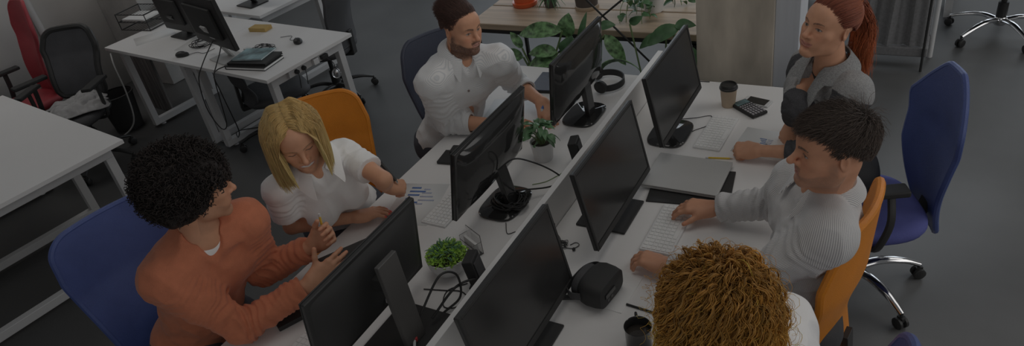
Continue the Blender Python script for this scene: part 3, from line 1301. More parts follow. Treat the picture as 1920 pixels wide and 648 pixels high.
def collar(mb, nb, R, r0=0.060, r1=0.088, hb=0.042, drop=0.05, open_=0.30, lapel=0.0, thick=0.004, lap_w=0.05, fold=0.3):
    """shirt or jacket collar: stands at the neck, folds over and ends in two points"""
    n, m = 60, 9
    th = np.linspace(open_, 2 * np.pi - open_, n)
    G = np.zeros((n, m, 3))
    for i, a in enumerate(th):
        fr = max(0.0, math.cos(a))
        edge = np.exp(-(min(a - open_, 2 * np.pi - open_ - a) / 0.28) ** 2)
        for j, v in enumerate(np.linspace(0, 1, m)):
            if v < fold:
                u = v / fold
                r = r0 + 0.003 * u
                z = (hb * (1 - 0.55 * fr)) * u - 0.012
            else:
                u = (v - fold) / (1 - fold)
                r = r0 + 0.003 + (r1 - r0) * u * (1 + 0.35 * edge)
                z = hb * (1 - 0.55 * fr) - 0.012 - (0.040 + drop * edge) * u ** 1.1 + 0.004 * math.sin(u * 3.14)
            x, y = r * math.sin(a), r * math.cos(a)
            y *= 1.0 + 0.12 * fr
            G[i, j] = (x, y, z)
    V = G @ R.T + nb
    mb.grid(V, thick)


def person(key, label, s):
    rs = np.random.default_rng(s['seed'])
    fem = s['fem']
    H, N, SR, SL, PV = (A(*s[k]) for k in ('H', 'N', 'SR', 'SL', 'PV'))
    origin = A(PV[0], PV[1], 0)
    fw = s.get('fwd')
    tp, R, at = torso_prims(N, SR, SL, PV, fem, s.get('sc', 1.0), fw)
    ac, f, up = R[:, 0], R[:, 1], R[:, 2]
    if ac @ (SL - SR) < 0:
        pass
    arms = []
    hp = []
    paint = []
    hand_boxes = []
    for side in ('R', 'L'):
        S_ = SR if side == 'R' else SL
        E, W = A(*s['E' + side]), A(*s['W' + side])
        arms.append((S_, E, W))
        h = s['hand' + side]
        P, tips = hand_prims(W + nrm(A(*h['d'])) * 0.004, h['d'], h['n'], h['s'], h['c'], h.get('t', (0.75, 0.65, -0.25)), h.get('tc', 0.35), s.get('hs', 0.92 if fem else 1.0), h.get('sp', 0.07))
        hp.append(P)
        paint.append(tips)
    ap = [arm_prims(S_, E, W, s.get('armsc', 1.0), fem) for (S_, E, W) in arms]
    M, t, hs = head_frame(H, s['face'], s.get('headup', (0, 0, 1)), s.get('hsc', 1.0))
    hprims = [xf(p, M, t) for p in scale_prims(head_prims(s['head']), hs)]
    nr = 0.046 if fem else 0.055
    neck = [cone(M @ A(0, -0.025, -0.045) * hs + t, N + up * 0.01 - f * 0.005, nr, nr * 1.05, 0.03),
            cone(M @ A(0, 0.0, -0.07) * hs + t, N + f * 0.015, nr * 0.7, nr * 0.9, 0.03)]
    kn, an = [A(*v) for v in s['knees']], [A(*v) for v in s['ankles']]
    lp = leg_prims(PV, nrm(SL - SR), kn, an, 0.92 if fem else 1.0)
    skin = tp + lp + [p for a in ap for p in a] + neck + hprims + [p for a in hp for p in a]
    parts, boxes = [], []
    hb = bounds(hprims + neck[:1], 0.012)
    boxes.append(hb)
    parts.append(mesh_prims([p for p in skin], hb[0], hb[1], s.get('hres', 0.0021)))
    for side, i in (('R', 0), ('L', 1)):
        if s.get('nohand' + side):
            continue
        b = bounds(hp[i] + [cone(arms[i][1] * 0.5 + arms[i][2] * 0.5, arms[i][2], 0.03, 0.03)], 0.010)
        boxes.append(b)
        parts.append(mesh_prims(ap[i] + hp[i], b[0], b[1], 0.0022))
        if s.get('bare'):
            b = bounds([cone(arms[i][0] * 0.6 + arms[i][1] * 0.4, arms[i][1], 0.05, 0.05), cone(arms[i][1], arms[i][1] * 0.5 + arms[i][2] * 0.5, 0.045, 0.045)], 0.012)
            boxes.append(b)
            parts.append(mesh_prims(tp + ap[i], b[0], b[1], 0.0035))
    lo, hi = bounds(tp + lp + ap[0] + ap[1] + neck, 0.02)
    V, F = mesh_prims(tp + lp + ap[0] + ap[1] + neck, lo, hi, 0.011)
    F = cut_faces(V, F, boxes)
    parts.append(compact(V, F))
    V, F = skin_mesh(parts, None)
    sk = A(*s['skin'])
    Lc = (V - t) @ M / hs
    inh = (np.abs(Lc) < A(0.11, 0.13, 0.15)).all(1)
    C = np.tile(sk, (len(V), 1))
    C[inh] = head_color(Lc[inh], s['head'], sk)
    for tips in paint:
        for (p, v, rr, nn) in tips:
            d = V - p
            # knuckle-side nail bed
            q = d - 0
            along = q @ v
            upn = q @ nn
            w = (np.abs(along + 0.002) < rr * 0.95) & (upn > rr * 0.35) & (np.linalg.norm(q, axis=1) < rr * 1.7)
            C[w] = A(*s['nail']) if 'nail' in s else sk * A(1.08, 0.95, 0.92)
            w2 = (np.linalg.norm(q, axis=1) < rr * 2.2) & ~w
            C[w2] = C[w2] * 0.7 + 0.3 * sk * A(1.02, 0.78, 0.74)
    body = link_mesh('person', V, F, M_SKIN, col=C.clip(0, 1), origin=origin)
    tag(body, label, 'person')
    # trousers and shoes
    hips = [ell(at(0.04), A(0.178, 0.132, 0.125), R, 0.05)]
    tr = hips + [grow(p, 0.013) for p in lp]
    lo, hi = bounds(tr, 0.02)

    def post(D, ax):
        folds(D, ax, None, 0.004, 16, seed=s['seed'])
        for K, an_ in zip(kn, an):
            local_plane(D, ax, an_ + nrm(an_ - K) * -0.03, nrm(an_ - K), 0.12, 0.12)
    V, F = mesh_prims(tr, lo, hi, 0.009, post)
    link_mesh('trousers', V, F, s['trouser'], body, origin=origin)
    fp = feet_prims(an, s['toe'])
    for i in (0, 1):
        V, F = mesh_prims(fp[i * 3:i * 3 + 3], *bounds(fp[i * 3:i * 3 + 3], 0.02), 0.006)
        link_mesh('shoe', V, F, M_SHOE, body, origin=origin)
    # hair
    g = M.T @ A(0, 0, -1)
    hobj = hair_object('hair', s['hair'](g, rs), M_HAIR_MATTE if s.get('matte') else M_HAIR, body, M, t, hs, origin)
    # clothes
    ctx = dict(N=N, SR=SR, SL=SL, PV=PV, R=R, at=at, tp=tp, ap=ap, arms=arms, up=up, f=f, ac=ac, body=body, origin=origin, fem=fem, M=M, t=t)
    return ctx


def garment(ctx, name, m, g=0.013, cuff=(1.0, 1.0), neck=None, h=0.0045, amp=0.003, sc=20.0, extra=(), cuts=(), hem=-0.02, coord=None, seed=1.0, elbows=1.0, color=None, cuffr=0.0, label=None, wl=0.026, sleeves=True, pits=1.0):
    """cuff: how far down each arm the sleeve reaches, 0..1 upper arm, 1..2 forearm"""
    P = [grow(p, g) for p in ctx['tp']]
    planes = []
    fold_arms = []
    for i, (S_, E, W) in enumerate(ctx['arms']):
        if not sleeves:
            continue
        c = cuff[i]
        sc_ = 0.85 if ctx['fem'] else 1.0
        if c <= 1:
            e = S_ + (E - S_) * c
            P.append(cone(S_, e + nrm(E - S_) * 0.05, 0.053 * sc_ + g, 0.047 * sc_ + g + cuffr, 0.035))
            planes.append((e, nrm(E - S_)))
        else:
            P += [cone(S_, S_ + (E - S_) * 0.5, 0.052 * sc_ + g, 0.046 * sc_ + g, 0.065), cone(S_ + (E - S_) * 0.5, E, 0.046 * sc_ + g, 0.040 * sc_ + g, 0.02)]
            e = E + (W - E) * (c - 1)
            v = nrm(W - E)
            re = 0.040 * sc_ + g - (0.012 * sc_) * (c - 1) ** 2
            P.append(cone(E, e + v * 0.04, 0.040 * sc_ + g, re + cuffr, 0.02))
            planes.append((e, v))
            if elbows:
                fold_arms.append((E, e, elbows, 0.15, 0.35))
                fold_arms.append((S_, E, elbows * 0.55, 0.62, 0.16))
                fold_arms.append((E, e, elbows * 0.6, 0.85, 0.2))
        fold_arms.append((S_, E, 0.5 * pits, 0.25, 0.2))
    P += list(extra)
    N, up, f = ctx['N'], ctx['up'], ctx['f']
    nk = [sub(cone(N - up * 0.035 + f * 0.006, N + up * 0.12, *(neck or (0.056, 0.066)), 0.006))]
    nk += [sub(c) for c in cuts]
    lo, hi = bounds(P, 0.02)

    def post(D, ax):
        folds(D, ax, None, amp, sc, fold_arms, seed, wl=wl)
        for e, v in planes:
            local_plane(D, ax, e, v, 0.085, 0.12)
        o = ctx['at'](hem)
        m_, Q = at_points(D, ax, 0.1)
        s_ = -(Q - o) @ up
        rr = np.abs((Q - o) @ ctx['ac'])
        val = D[m_]
        k = (rr < 0.24) & (s_ > -0.04)
        val[k] = np.maximum(val[k], s_[k])
        D[m_] = val
    V, F = mesh_prims(P + nk, lo, hi, h, post)
    vec = cloth_coord(V, (N, ctx['PV'], ctx['R']), ctx['arms'], coord) if coord else None
    col = color(V) if color else None
    o = link_mesh(name, V, F, m, ctx['body'], vec=vec, col=col, origin=ctx['origin'])
    if label:
        o['label'] = label
    return o, P


def buttons(ctx, P, ts, x=0.0, m=None, r=0.0055):
    for t_ in ts:
        o = ctx['at'](t_) + ctx['ac'] * x
        p = surf_point(P, o, ctx['f'])
        mb = MB()
        mb.lathe(p, [(0.0001, 0.006), (r * 0.8, 0.006), (r, 0.0045), (r, -0.004)], 14, axis=ctx['f'])
        ob = mb.build('button', m, ctx['body'])
        ob.location = -Vector(ctx['origin'])
M_DENIM = mat('dark_denim', (0.018, 0.022, 0.035), 0.85, bump=0.3, bscale=300)
M_BLACKTR = mat('black_trousers', (0.012, 0.012, 0.014), 0.85, bump=0.3, bscale=300)
M_SHOE = mat('shoe_leather', (0.02, 0.018, 0.017), 0.4)
M_SWEATER = mat('rust_knit', (0.56, 0.125, 0.045), 0.9, spec=0.15, var=0.07, vscale=30, bump=0.35, bscale=240, sheen=0.15)
M_TEE = mat('white_cotton', (0.92, 0.91, 0.90), 0.85, spec=0.2, var=0.03, bump=0.2, bscale=260, raw=True)
M_BLOUSE = mat('white_blouse', (0.95, 0.94, 0.93), 0.8, spec=0.2, var=0.02, bump=0.15, bscale=260, raw=True)
M_STRIPE_H = stripe_mat('fine_striped_cotton', (0.80, 0.80, 0.80), (0.60, 0.62, 0.64), 200, 0.36)
M_STRIPE_V = stripe_mat('dark_striped_cotton', (0.74, 0.73, 0.72), (0.30, 0.29, 0.31), 270, 0.32)
M_TWEED = mat('tweed_and_leather', (0.3, 0.3, 0.3), 0.85, spec=0.25, var=0.22, vscale=220, bump=0.4, bscale=240, attr='Col')
M_TWEED_PLAIN = mat('grey_tweed', (0.26, 0.265, 0.265), 0.9, spec=0.2, var=0.25, vscale=220, bump=0.4, bscale=240)
M_BLACKTOP = mat('black_top', (0.012, 0.012, 0.014), 0.8)
M_BUTTON = mat('shirt_button', (0.16, 0.11, 0.09), 0.35)
M_BUTTON_W = mat('pale_button', (0.7, 0.68, 0.66), 0.35)

WARM = A(0.66, 0.29, 0.150)


def striped(o, d):
    n = len(o.data.vertices)
    co = np.zeros(n * 3, np.float32)
    o.data.vertices.foreach_get('co', co)
    v = np.zeros((n, 3))
    v[:, 0] = co.reshape(-1, 3) @ np.asarray(d, float)
    set_vec(o.data, v, 'cloth')
    return o


def cast():
    # the man with the black curly hair ------------------------------------------------
    c = person('afro', 'person with big black curly hair in rust orange sweater holding a yellow pencil', dict(
        seed=3, fem=0, H=(-1.960, 1.090, 1.318), N=(-1.995, 1.050, 1.147), SR=(-2.017, 0.882, 1.075), SL=(-1.975, 1.215, 1.085), PV=(-2.262, 1.027, 0.62), fwd=(0.90, -0.10, 0.42),
        face=(0.50, 0.82, -0.18), skin=WARM * A(0.93, 0.86, 0.80), head=dict(fem=0, eye=0.7, lip=(0.42, 0.14, 0.11), browt=0.0045, nose=0.95, beard=0.25, beardc=(0.06, 0.03, 0.02)),
        hair=hair_afro, matte=True,
        ER=(-1.893, 0.985, 0.812), WR=(-1.759, 1.209, 0.859), EL=(-2.045, 1.232, 0.815), WL=(-1.838, 1.337, 0.912),
        handR=dict(d=(0.42, 0.88, 0.16), n=(0.55, -0.40, -0.75), s=(-0.45, 0.1, 0.9), c=[(0.25, 0.15, 0.1), (0.3, 0.2, 0.1), (0.35, 0.25, 0.15), (0.4, 0.3, 0.2)], t=(0.35, 0.85, 0.15), tc=0.1),
        handL=dict(d=(0.72, 0.42, 0.52), n=(-0.35, 0.80, 0.2), s=(-0.5, 0.1, 0.85), c=[(0.75, 0.9, 0.5), (0.85, 0.9, 0.5), (0.9, 0.95, 0.5), (0.95, 1.0, 0.5)], t=(0.8, 0.5, -0.45), tc=0.3),
        knees=[(-1.86, 0.90, 0.55), (-1.86, 1.16, 0.55)], ankles=[(-1.88, 0.90, 0.09), (-1.80, 1.18, 0.09)], toe=(1, 0, 0), trouser=M_DENIM))
    N, up, f = c['N'], c['up'], c['f']
    garment(c, 'undershirt', M_TEE, g=0.005, cuff=(0.2, 0.2), neck=(0.052, 0.060), amp=0.001, sleeves=False, elbows=0)
    garment(c, 'sweater', M_SWEATER, g=0.016, cuff=(1.90, 1.90), neck=(0.058, 0.070), amp=0.0040, sc=17, seed=2.0, wl=0.024, elbows=1.3,
            cuts=[cone(N + f * 0.085 + up * 0.03, N + f * 0.125 - up * 0.055, 0.045, 0.012, 0.006)])
    # the blonde woman ------------------------------------------------------------------
    c = person('blonde', 'person with straight blonde hair in white short sleeved shirt looking down and smiling', dict(
        seed=4, fem=1, H=(-1.948, 1.515, 1.259), N=(-1.986, 1.575, 1.095), SR=(-2.070, 1.445, 1.040), SL=(-1.950, 1.725, 1.050), PV=(-2.180, 1.80, 0.63), fwd=(0.72, -0.50, 0.35),
        face=(0.72, -0.55, -0.30), headup=(-0.13, -0.04, 1), skin=WARM * A(1.08, 1.05, 1.02), head=dict(fem=1, smile=1.0, teeth=1.0, eye=0.15, lip=(0.62, 0.20, 0.17), brow=(0.20, 0.11, 0.05), browt=0.0026),
        hair=hair_straight, bare=True, nail=(0.75, 0.01, 0.01),
        ER=(-2.150, 1.500, 0.809), WR=(-1.942, 1.650, 0.790), EL=(-1.735, 1.672, 1.00), WL=(-1.862, 1.790, 0.868),
        handR=dict(d=(0.6, 0.78, -0.1), n=(0.1, -0.1, 1), s=(-0.7, 0.6, 0), c=[(0.2, 0.3, 0.2)] * 4),
        handL=dict(d=(0.35, 0.60, -0.35), n=(0.20, 0.40, 0.85), s=(-0.75, 0.15, 0.60), c=[(1.0, 1.2, 0.7), (1.1, 1.2, 0.7), (1.1, 1.25, 0.7), (1.15, 1.25, 0.7)], t=(0.9, 0.35, -0.4), tc=0.4),
        knees=[(-1.80, 1.62, 0.55), (-1.80, 1.84, 0.55)], ankles=[(-1.84, 1.62, 0.09), (-1.84, 1.86, 0.09)], toe=(1, 0, 0), trouser=M_DENIM))
    N, up, f = c['N'], c['up'], c['f']
    _, P = garment(c, 'blouse', M_BLOUSE, g=0.012, cuff=(0.62, 0.62), cuffr=0.006, neck=(0.050, 0.066), amp=0.0035, sc=17, seed=4.0,
                   cuts=[cone(N + f * 0.080 + up * 0.03, N + f * 0.10 - up * 0.075, 0.034, 0.008, 0.006)])
    mb = MB()
    collar(mb, N + up * 0.022, c['R'], r0=0.058, r1=0.108, hb=0.034, drop=0.030, open_=0.50, fold=0.22)
    o = mb.build('collar', M_BLOUSE, c['body'])
    o.location = -Vector(c['origin'])
    # the bearded man --------------------------------------------------------------------
    c = person('beard', 'person with short dark hair and full beard in pale striped shirt with rolled sleeves', dict(
        seed=5, fem=0, H=(-1.825, 2.490, 1.280), N=(-1.862, 2.495, 1.140), SR=(-1.945, 2.329, 1.060), SL=(-1.720, 2.601, 1.066), PV=(-2.107, 2.584, 0.60), fwd=(0.70, -0.42, 0.38),
        hsc=0.95, face=(0.93, -0.26, -0.10), headup=(0.02, 0.0, 1), skin=WARM * A(1.02, 0.97, 0.95), head=dict(fem=0, beard=1.0, beardc=(0.055, 0.016, 0.008), eye=0.85, brow=(0.04, 0.016, 0.01), browt=0.0042, lip=(0.50, 0.20, 0.17)),
        hair=lambda g, rs: hair_short(g, rs, (0.030, 0.010, 0.007), (0.070, 0.024, 0.015), top=(0.040, 0.060), side=(0.007, 0.012), line=0.20, back=1.0, lift=0.35, vol=1.15, m=15000, thick=0.0007, wav=0.001),
        ER=(-1.969, 2.427, 0.800), WR=(-1.716, 2.485, 0.792), EL=(-1.780, 2.783, 0.86), WL=(-1.570, 2.665, 0.835),
        handR=dict(d=(0.9, 0.40, -0.06), n=(0, 0, 1), s=(-0.4, 0.9, 0), c=[(0.15, 0.25, 0.2)] * 4),
        handL=dict(d=(0.62, -0.40, -0.42), n=(0.45, 0.25, 0.75), s=(-0.6, -0.6, -0.1), c=[(0.3, 0.5, 0.3), (0.4, 0.6, 0.3), (0.45, 0.6, 0.4), (0.5, 0.7, 0.4)]),
        knees=[(-1.72, 2.46, 0.55), (-1.74, 2.78, 0.55)], ankles=[(-1.76, 2.44, 0.09), (-1.76, 2.80, 0.09)], toe=(1, 0, 0), trouser=M_DENIM, bare=False))
    N, up, f = c['N'], c['up'], c['f']
    _, P = garment(c, 'shirt', M_STRIPE_H, g=0.015, cuff=(1.40, 1.40), cuffr=0.003, neck=(0.060, 0.070), amp=0.0045, sc=16, seed=6.0, coord='h', elbows=1.2, wl=0.03,
                   cuts=[cone(N + f * 0.085 + up * 0.03, N + f * 0.115 - up * 0.05, 0.036, 0.008, 0.006)])
    for i in (0, 1):
        S_, E, W = c['arms'][i]
        v = nrm(W - E)
        e = E + (W - E) * 0.34
        mb = MB()
        mb.lathe(e, [(0.044, 0.030), (0.052, 0.032), (0.0565, 0.026), (0.058, 0.0), (0.0585, -0.028), (0.055, -0.034)], 28, axis=v)
        o = striped(mb.build('rolled_cuff', M_STRIPE_H, c['body']), v)
        o.location = -Vector(c['origin'])
    mb = MB()
    collar(mb, N + up * 0.030, c['R'], r0=0.065, r1=0.105, hb=0.038, drop=0.045, open_=0.40)
    o = striped(mb.build('collar', M_STRIPE_H, c['body']), c['up'])
    o.location = -Vector(c['origin'])
    buttons(c, P, (0.80, 0.66, 0.52), 0.0, M_BUTTON)
    # the red haired woman ---------------------------------------------------------------
    c = person('red', 'person with long red ponytail in grey tweed jacket with dark sleeves', dict(
        seed=6, fem=1, H=(-0.312, 2.680, 1.282), N=(-0.298, 2.715, 1.110), SR=(-0.405, 2.815, 1.042), SL=(-0.195, 2.610, 1.046), PV=(-0.250, 2.82, 0.60), sc=0.92, fwd=(-0.60, -0.62, 0.35),
        hsc=0.96, face=(-0.60, -0.78, 0.24), headup=(0.10, -0.02, 1), skin=WARM * A(1.05, 1.02, 1.0), head=dict(fem=1, smile=1.0, eye=0.9, lip=(0.60, 0.17, 0.14), brow=(0.10, 0.035, 0.02), browt=0.0032, iris=(0.05, 0.04, 0.03)),
        hair=hair_ponytail,
        ER=(-0.395, 2.590, 0.985), WR=(-0.421, 2.725, 0.835), EL=(-0.285, 2.540, 0.815), WL=(-0.520, 2.540, 0.792), nail=(0.20, 0.01, 0.02),
        handR=dict(d=(-0.30, -0.10, -0.75), n=(-0.6, -0.6, 0.3), s=(0.6, -0.6, 0), c=[(0.2, 0.3, 0.2)] * 4),
        handL=dict(d=(-0.98, 0.02, -0.10), n=(0.05, -0.45, 0.9), s=(0, 0.8, 0.45), c=[(1.0, 1.2, 0.8), (1.05, 1.25, 0.8), (1.1, 1.3, 0.8), (1.15, 1.3, 0.8)], t=(0.85, 0.3, -0.45), tc=0.4),
        knees=[(-0.56, 2.86, 0.55), (-0.54, 2.66, 0.55)], ankles=[(-0.46, 2.88, 0.09), (-0.46, 2.64, 0.09)], toe=(-1, 0, 0), trouser=M_BLACKTR))
    N, up, f = c['N'], c['up'], c['f']
    garment(c, 'black_top', M_BLACKTOP, g=0.004, sleeves=False, neck=(0.05, 0.07), amp=0.001, cuts=[cone(N + f * 0.085 + up * 0.05, N + f * 0.110 - up * 0.09, 0.046, 0.014, 0.006)])
    arms = c['arms']

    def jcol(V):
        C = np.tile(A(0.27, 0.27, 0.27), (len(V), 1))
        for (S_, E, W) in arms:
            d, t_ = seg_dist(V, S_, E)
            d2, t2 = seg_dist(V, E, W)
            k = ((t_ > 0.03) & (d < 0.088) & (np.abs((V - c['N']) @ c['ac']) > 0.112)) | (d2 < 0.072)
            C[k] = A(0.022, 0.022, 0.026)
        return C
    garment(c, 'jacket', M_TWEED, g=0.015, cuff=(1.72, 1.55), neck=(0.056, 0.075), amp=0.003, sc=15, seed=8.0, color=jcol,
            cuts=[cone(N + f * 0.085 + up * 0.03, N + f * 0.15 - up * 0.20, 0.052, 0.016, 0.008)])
    mb = MB()
    for sx in (-1, 1):
        n = 26
        pts = []
        for i in range(n):
            t_ = i / (n - 1)
            ang = math.pi - t_ * (math.pi - 0.55)
            if t_ < 0.7:
                a_ = math.pi * (1 - t_ / 0.7 * 0.80)
                inner = N + c['ac'] * sx * 0.066 * math.sin(a_) + f * 0.070 * math.cos(a_) + up * (0.050 - 0.02 * t_)
                outer = N + c['ac'] * sx * 0.128 * math.sin(a_) + f * (0.100 * math.cos(a_) + 0.01) + up * (0.004 - 0.02 * t_)
            else:
                u = (t_ - 0.7) / 0.3
                a_ = math.pi * 0.2
                i0 = N + c['ac'] * sx * 0.066 * math.sin(a_) + f * 0.074 * math.cos(a_) + up * 0.036
                o0 = N + c['ac'] * sx * 0.130 * math.sin(a_) + f * (0.104) + up * -0.012
                i1 = N + c['ac'] * sx * 0.010 + f * 0.158 - up * 0.19
                inner = i0 * (1 - u) + i1 * u + f * 0.028 * math.sin(math.pi * u)
                outer = (o0 + c['ac'] * sx * 0.045 * math.sin(math.pi * min(1, u * 1.2))) * (1 - u) + i1 * u + f * 0.040 * math.sin(math.pi * u)
            pts.append([inner, inner * 0.5 + outer * 0.5 + f * 0.004 + up * 0.008 * (t_ < 0.7), outer])
        mb.grid(np.array(pts), 0.005)
    o = mb.build('lapels', M_TWEED_PLAIN, c['body'])
    o.location = -Vector(c['origin'])
    # the man in the dark striped shirt ------------------------------------------------------
    c = person('stripe', 'person with tousled dark brown hair in grey striped shirt typing with both hands', dict(
        seed=7, fem=0, H=(-0.172, 1.790, 1.312), N=(-0.183, 1.855, 1.135), SR=(-0.282, 1.984, 1.061), SL=(-0.145, 1.688, 1.080), PV=(-0.245, 1.875, 0.60), fwd=(-0.72, -0.42, 0.30),
        face=(-0.90, -0.42, 0.03), headup=(0.0, 0.0, 1), hsc=0.95, sc=0.86, skin=WARM * A(0.97, 0.88, 0.84), head=dict(fem=0, beard=0.42, beardc=(0.10, 0.06, 0.045), eye=0.8, brow=(0.03, 0.018, 0.012), browt=0.0048, lip=(0.50, 0.17, 0.15), nose=1.15),
        hair=lambda g, rs: hair_short(g, rs, (0.018, 0.011, 0.008), (0.062, 0.038, 0.027), updo=(0.062, 0.105), line=0.06, top=(0.052, 0.080), side=(0.010, 0.018), fringe=0.6, lift=0.16, vol=1.14, m=15000, whorl=(-0.02, -0.065, 0.115), thick=0.0008, wav=0.005), hres=0.0019,
        ER=(-0.375, 2.125, 0.855), WR=(-0.579, 2.105, 0.797), EL=(-0.370, 1.715, 0.850), WL=(-0.640, 1.755, 0.792),
        handR=dict(d=(-0.99, -0.12, 0.03), n=(0, 0.05, 1), s=(0.0, -1, -0.1), c=[(0.35, 0.45, 0.3), (0.40, 0.5, 0.3), (0.42, 0.5, 0.3), (0.45, 0.5, 0.3)], t=(0.70, 0.72, -0.22), tc=0.15),
        handL=dict(d=(-0.97, 0.16, 0.03), n=(0.05, -0.15, 1), s=(0.1, 1, -0.1), c=[(0.4, 0.55, 0.35), (0.45, 0.6, 0.35), (0.5, 0.6, 0.35), (0.5, 0.6, 0.35)], t=(0.75, 0.62, -0.3), tc=0.2),
        knees=[(-0.44, 1.98, 0.55), (-0.42, 1.72, 0.55)], ankles=[(-0.40, 2.0, 0.09), (-0.40, 1.70, 0.09)], toe=(-1, 0, 0), trouser=M_BLACKTR))
    N, up, f = c['N'], c['up'], c['f']
    _, P = garment(c, 'shirt', M_STRIPE_V, g=0.016, cuff=(1.93, 1.93), cuffr=0.002, neck=(0.060, 0.071), amp=0.005, sc=15, seed=9.0, coord='v', elbows=1.4, wl=0.032, h=0.0045,
                   cuts=[cone(N + f * 0.085 + up * 0.03, N + f * 0.12 - up * 0.07, 0.036, 0.008, 0.006)])
    mb = MB()
    collar(mb, N + up * 0.020, c['R'], r0=0.064, r1=0.100, hb=0.034, drop=0.045, open_=0.45)
    o = striped(mb.build('collar', M_STRIPE_V, c['body']), c['ac'])
    o.location = -Vector(c['origin'])
    buttons(c, P, (0.78, 0.64), 0.0, M_BUTTON_W)
    # the curly haired woman -----------------------------------------------------------------
    c = person('curly', 'person with ginger ringlets seen from above in white top', dict(
        seed=8, fem=1, hsc=0.90, H=(-0.302, 1.150, 1.262), N=(-0.225, 1.225, 1.110), SR=(-0.200, 1.385, 1.040), SL=(-0.190, 1.075, 1.052), PV=(-0.110, 1.225, 0.60), fwd=(-0.90, 0.05, 0.42),
        face=(-0.78, 0.10, -0.55), skin=WARM * A(1.1, 1.05, 1.0), head=dict(fem=1), hair=hair_curly,
        ER=(-0.385, 1.420, 0.835), WR=(-0.440, 1.220, 0.800), EL=(-0.404, 1.050, 0.838), WL=(-0.560, 1.180, 0.800),
        handR=dict(d=(-0.6, -0.75, -0.05), n=(0, 0, 1), s=(-0.7, -0.6, 0), c=[(0.2, 0.3, 0.2)] * 4),
        handL=dict(d=(-0.9, 0.3, -0.05), n=(0, 0, 1), s=(0.3, 0.9, 0), c=[(0.2, 0.3, 0.2)] * 4),
        knees=[(-0.50, 1.32, 0.55), (-0.50, 1.08, 0.55)], ankles=[(-0.48, 1.34, 0.09), (-0.48, 1.06, 0.09)], toe=(-1, 0, 0), trouser=M_DENIM))
    garment(c, 'white_top', M_TEE, g=0.012, cuff=(1.80, 1.80), neck=(0.056, 0.075), amp=0.004, sc=15, seed=12.0)
    return
# ---------------------------------------------------------------- room
M_FLOOR = mat('dark_vinyl_floor', (0.052, 0.053, 0.053), 0.42, spec=0.5, var=0.14, vscale=1.6, bump=0.05, bscale=90)
M_WALL = mat('painted_wall', (0.92, 0.90, 0.87), 0.9, var=0.04, vscale=3, raw=True)
M_CONC = mat('raw_concrete', (0.55, 0.48, 0.38), 0.9, var=0.30, vscale=5, bump=0.5, bscale=30, stretch=(1, 1, 0.35))
M_CONCG = mat('grey_concrete', (0.38, 0.37, 0.35), 0.9, var=0.15, vscale=5, bump=0.4, bscale=30)
M_PALE = mat('pale_blue_board', (0.60, 0.63, 0.68), 0.7, var=0.05, vscale=6, stretch=(6, 1, 0.3))
M_WHITE = mat('white_laminate', (0.84, 0.83, 0.82), 0.5, spec=0.2, var=0.01, vscale=2, raw=True)
M_EDGE = mat('white_edge_band', (0.84, 0.83, 0.82), 0.5, var=0.01, raw=True)
M_FRAME = mat('white_powder_coat', (0.62, 0.62, 0.62), 0.45, var=0.02)
M_BLACK = mat('black_plastic', (0.002, 0.002, 0.002), 0.42, spec=0.4, var=0.05)
M_BLACKM = mat('matte_black_plastic', (0.004, 0.004, 0.004), 0.6, spec=0.3, var=0.05)
M_GLOSS = mat('gloss_black_plastic', (0.0005, 0.0005, 0.0005), 0.08, spec=0.6, var=0.0)
M_SCREEN = mat('dark_screen', (0.001, 0.001, 0.001), 0.22, spec=0.55, var=0.0)
M_CHROME = mat('chrome', (0.75, 0.75, 0.76), 0.12, metal=1.0, var=0.0)
M_SILVER = mat('silver_aluminium', (0.50, 0.50, 0.49), 0.4, var=0.02, raw=True)
M_WOOD = mat('pine_plank', (0.52, 0.37, 0.235), 0.55, var=0.22, vscale=3, stretch=(0.6, 7, 7))
M_BLUE = mat('blue_mesh_fabric', (0.018, 0.042, 0.23), 0.33, spec=0.5, var=0.10, vscale=9, bump=0.5, bscale=420)
M_BLUESEAT = mat('lavender_blue_fabric', (0.050, 0.060, 0.30), 0.8, spec=0.2, var=0.08, bump=0.4, bscale=300)
M_NAVY = mat('navy_mesh_fabric', (0.006, 0.009, 0.026), 0.42, spec=0.5, var=0.08, bump=0.4, bscale=420)
M_ORANGE = mat('orange_mesh_fabric', (0.86, 0.29, 0.020), 0.36, spec=0.5, var=0.08, vscale=7, bump=0.5, bscale=420, raw=True)
M_RED = mat('red_mesh_fabric', (0.34, 0.006, 0.012), 0.4, var=0.15, bump=0.5, bscale=300)
M_BLKFAB = mat('black_mesh_fabric', (0.016, 0.016, 0.018), 0.7, var=0.1, bump=0.5, bscale=300)
M_NET = mat('translucent_net', (0.03, 0.03, 0.035), 0.8, var=0.1, bump=0.5, bscale=400)
M_WCER = mat('white_ceramic', (0.68, 0.68, 0.68), 0.35, var=0.02)
M_TERRA = mat('orange_glazed_pot', (0.70, 0.060, 0.005), 0.3, var=0.04)
M_BRPOT = mat('brown_pot', (0.03, 0.022, 0.02), 0.5)
M_LTWOOD = mat('light_wood_saucer', (0.45, 0.33, 0.22), 0.6)
M_SOIL = mat('soil', (0.03, 0.02, 0.012), 0.95, var=0.3, vscale=60, bump=0.6)
M_GREEN = mat('dark_green_leaf', (0.030, 0.115, 0.028), 0.4, var=0.35, vscale=14)
M_LIME = mat('bright_green_leaf', (0.24, 0.50, 0.02), 0.45, var=0.45, vscale=22)
M_FERN = mat('blue_green_leaf', (0.05, 0.17, 0.055), 0.5, var=0.3, vscale=25)
M_VARI = mat('variegated_leaf', (0.075, 0.20, 0.05), 0.4, var=0.75, vscale=38)
M_STEM = mat('green_stem', (0.13, 0.22, 0.06), 0.5)
M_PAPER = mat('white_paper', (0.87, 0.87, 0.86), 0.5, spec=0.2, var=0.01, raw=True)
M_INK = mat('blue_ink', (0.045, 0.13, 0.45), 0.7, var=0.05)
